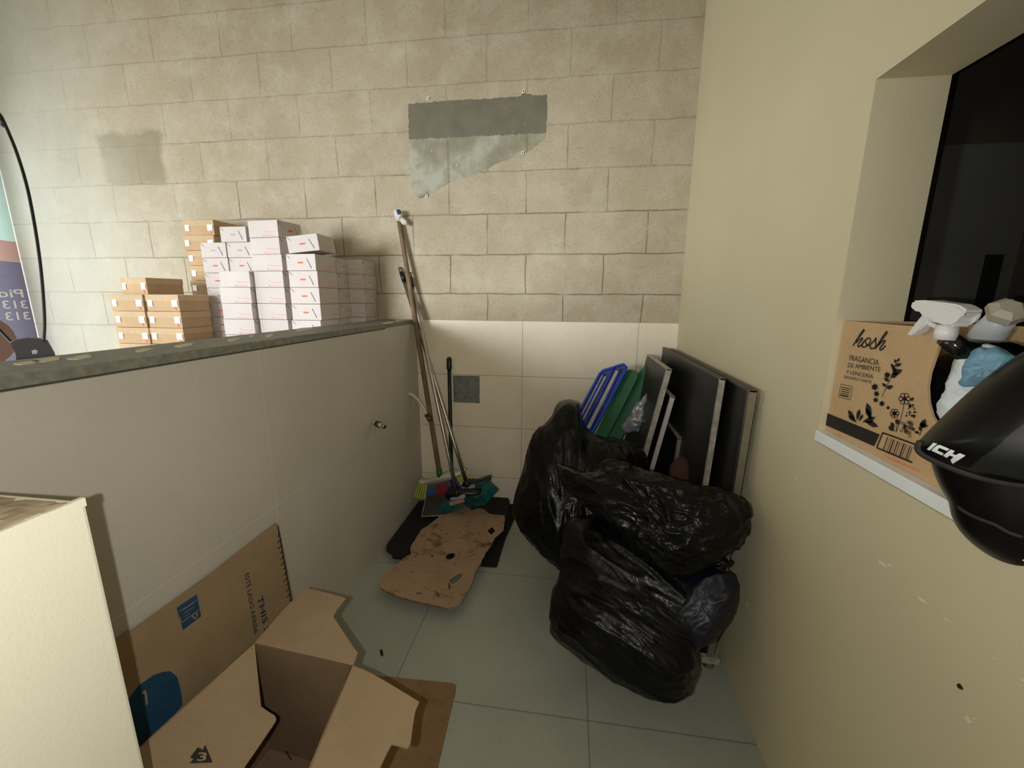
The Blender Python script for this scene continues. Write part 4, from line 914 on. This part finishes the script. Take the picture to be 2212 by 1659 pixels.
# ---- helmet overhanging the sill
hm = thing('helmet', 'glossy black motorcycle helmet with ICH lettering on its shield, overhanging the sill', 'helmet', (.02, -1.76, .912))
HD = .475
def c6(pts): return [(1900+a/4.253, 850+b/4.253) for a, b in pts]
shell = [(2018, 1015), (2032, 1050), (2050, 1082), (2058, 1115), (2082, 1154), (2130, 1194), (2212, 1240), (2330, 1285), (2470, 1275), (2590, 1180), (2660, 1050), (2660, 900), (2600, 790), (2500, 720), (2380, 700), (2280, 740), (2180, 820), (2100, 890), (2040, 950), (2015, 985)]
link('shell', blob(shell, (2340, 1000), HD+.02, .09, 0, 9, 160, 90, pw=.62, back=.13), M['shell'], hm, True)
shield = [(1990, 950), (1980, 966), (1990, 982), (2030, 1004), (2100, 1030), (2212, 1052), (2330, 1075), (2460, 1080), (2580, 1040), (2640, 950), (2620, 850), (2540, 750), (2430, 705), (2320, 712), (2212, 762), (2130, 818), (2060, 880)]
sh_me = blob(shield, (2330, 930), HD, .095, 0, 9, 200, 110, pw=.55, back=.12)
link('shield', sh_me, M['shield'], hm, True)
# rubber gasket along the lower rim of the shield and the crease of the chin bar
BV = {}
def on_mesh(me, pix, lift=.001):
    from mathutils.bvhtree import BVHTree
    if me.name not in BV: BV[me.name] = BVHTree.FromPolygons([v.co.copy() for v in me.vertices], [tuple(p.vertices) for p in me.polygons])
    b = BV[me.name]; out = []
    for a, c in pix:
        h = b.ray_cast(CAM, ray(a, c).normalized())
        if h[0] is not None: out.append(h[0] - ray(a, c).normalized()*lift)
    return out
hw_ = hm.location
def shell_children(n): return [c for c in hm.children if c.name.startswith(n)][0].data
def world_me(n):
    me = shell_children(n).copy(); me.transform(Matrix.Translation(hw_)); return me
shw, slw = world_me('shield'), world_me('shell')
g = on_mesh(shw, smooth := [(p.x, p.y) for p in smooth_line([(q[0], q[1], 0) for q in ((1990, 955), (1985, 970), (2000, 984), (2040, 1003), (2100, 1025), (2160, 1040), (2212, 1048), (2280, 1058))], 5)], .0)
if len(g) > 3: MB().tube(g, .0048, 10).build('gasket', M['gasket'], hm, True)
g = on_mesh(slw, [(p.x, p.y) for p in smooth_line([(q[0], q[1], 0) for q in ((2070, 1094), (2090, 1108), (2120, 1122), (2150, 1133), (2180, 1150), (2212, 1160))], 5)], -.001)
if len(g) > 3: MB().tube(g, [.001]+[.0026]*(len(g)-2)+[.001], 8).build('chin_crease', M['gasket'], hm, True)
# lettering, projected on to the curved shield
def decal(polys, me, name, mat):
    mb = MB(); step = .45 if name == 'lettering' else 2.5
    def inside(x, y, poly):
        r = False
        for i in range(len(poly)):
            (x0, y0), (x1, y1) = poly[i-1], poly[i]
            if (y0 > y) != (y1 > y) and x < (x1-x0)*(y-y0)/(y1-y0)+x0: r = not r
        return r
    x0 = min(p[0] for q in polys for p in q); x1 = max(p[0] for q in polys for p in q); y0 = min(p[1] for q in polys for p in q); y1 = max(p[1] for q in polys for p in q); V = {}
    for j in range(int((y1-y0)/step)+1):
        for i in range(int((x1-x0)/step)+1):
            if any(inside(x0+(i+.5)*step, y0+(j+.5)*step, p) for p in polys):
                f = []
                for a, b in ((i, j), (i+1, j), (i+1, j+1), (i, j+1)):
                    if (a, b) not in V:
                        h = on_mesh(me, [(x0+a*step, y0+b*step)], .0012 if name == 'lettering' else .0008); V[(a, b)] = mb.bm.verts.new(h[0]) if h else None
                    f.append(V[(a, b)])
                if None not in f: mb.bm.faces.new(f)
    return mb.build(name, mat, hm)
L6 = [[(355, 160), (435, 180), (275, 325), (215, 300)], [(490, 205), (695, 290), (645, 335), (480, 270), (435, 320), (575, 385), (535, 430), (315, 330), (320, 310), (430, 215)],
      [(720, 300), (805, 335), (755, 395), (830, 420), (910, 380), (1035, 430), (755, 610), (715, 520), (780, 460), (700, 430), (635, 480), (555, 435)]]
decal([[(1980+a/9.769, 940+b/9.769) for a, b in p] for p in L6], shw, 'lettering', M['sill'])
decal([c6([(1000+a, b) for a, b in ((-200, 700), (-80, 600), (100, 470), (230, 350), (327, 280), (327, 800), (200, 775), (0, 730))])], shw, 'satin_side', M['matte_side'])
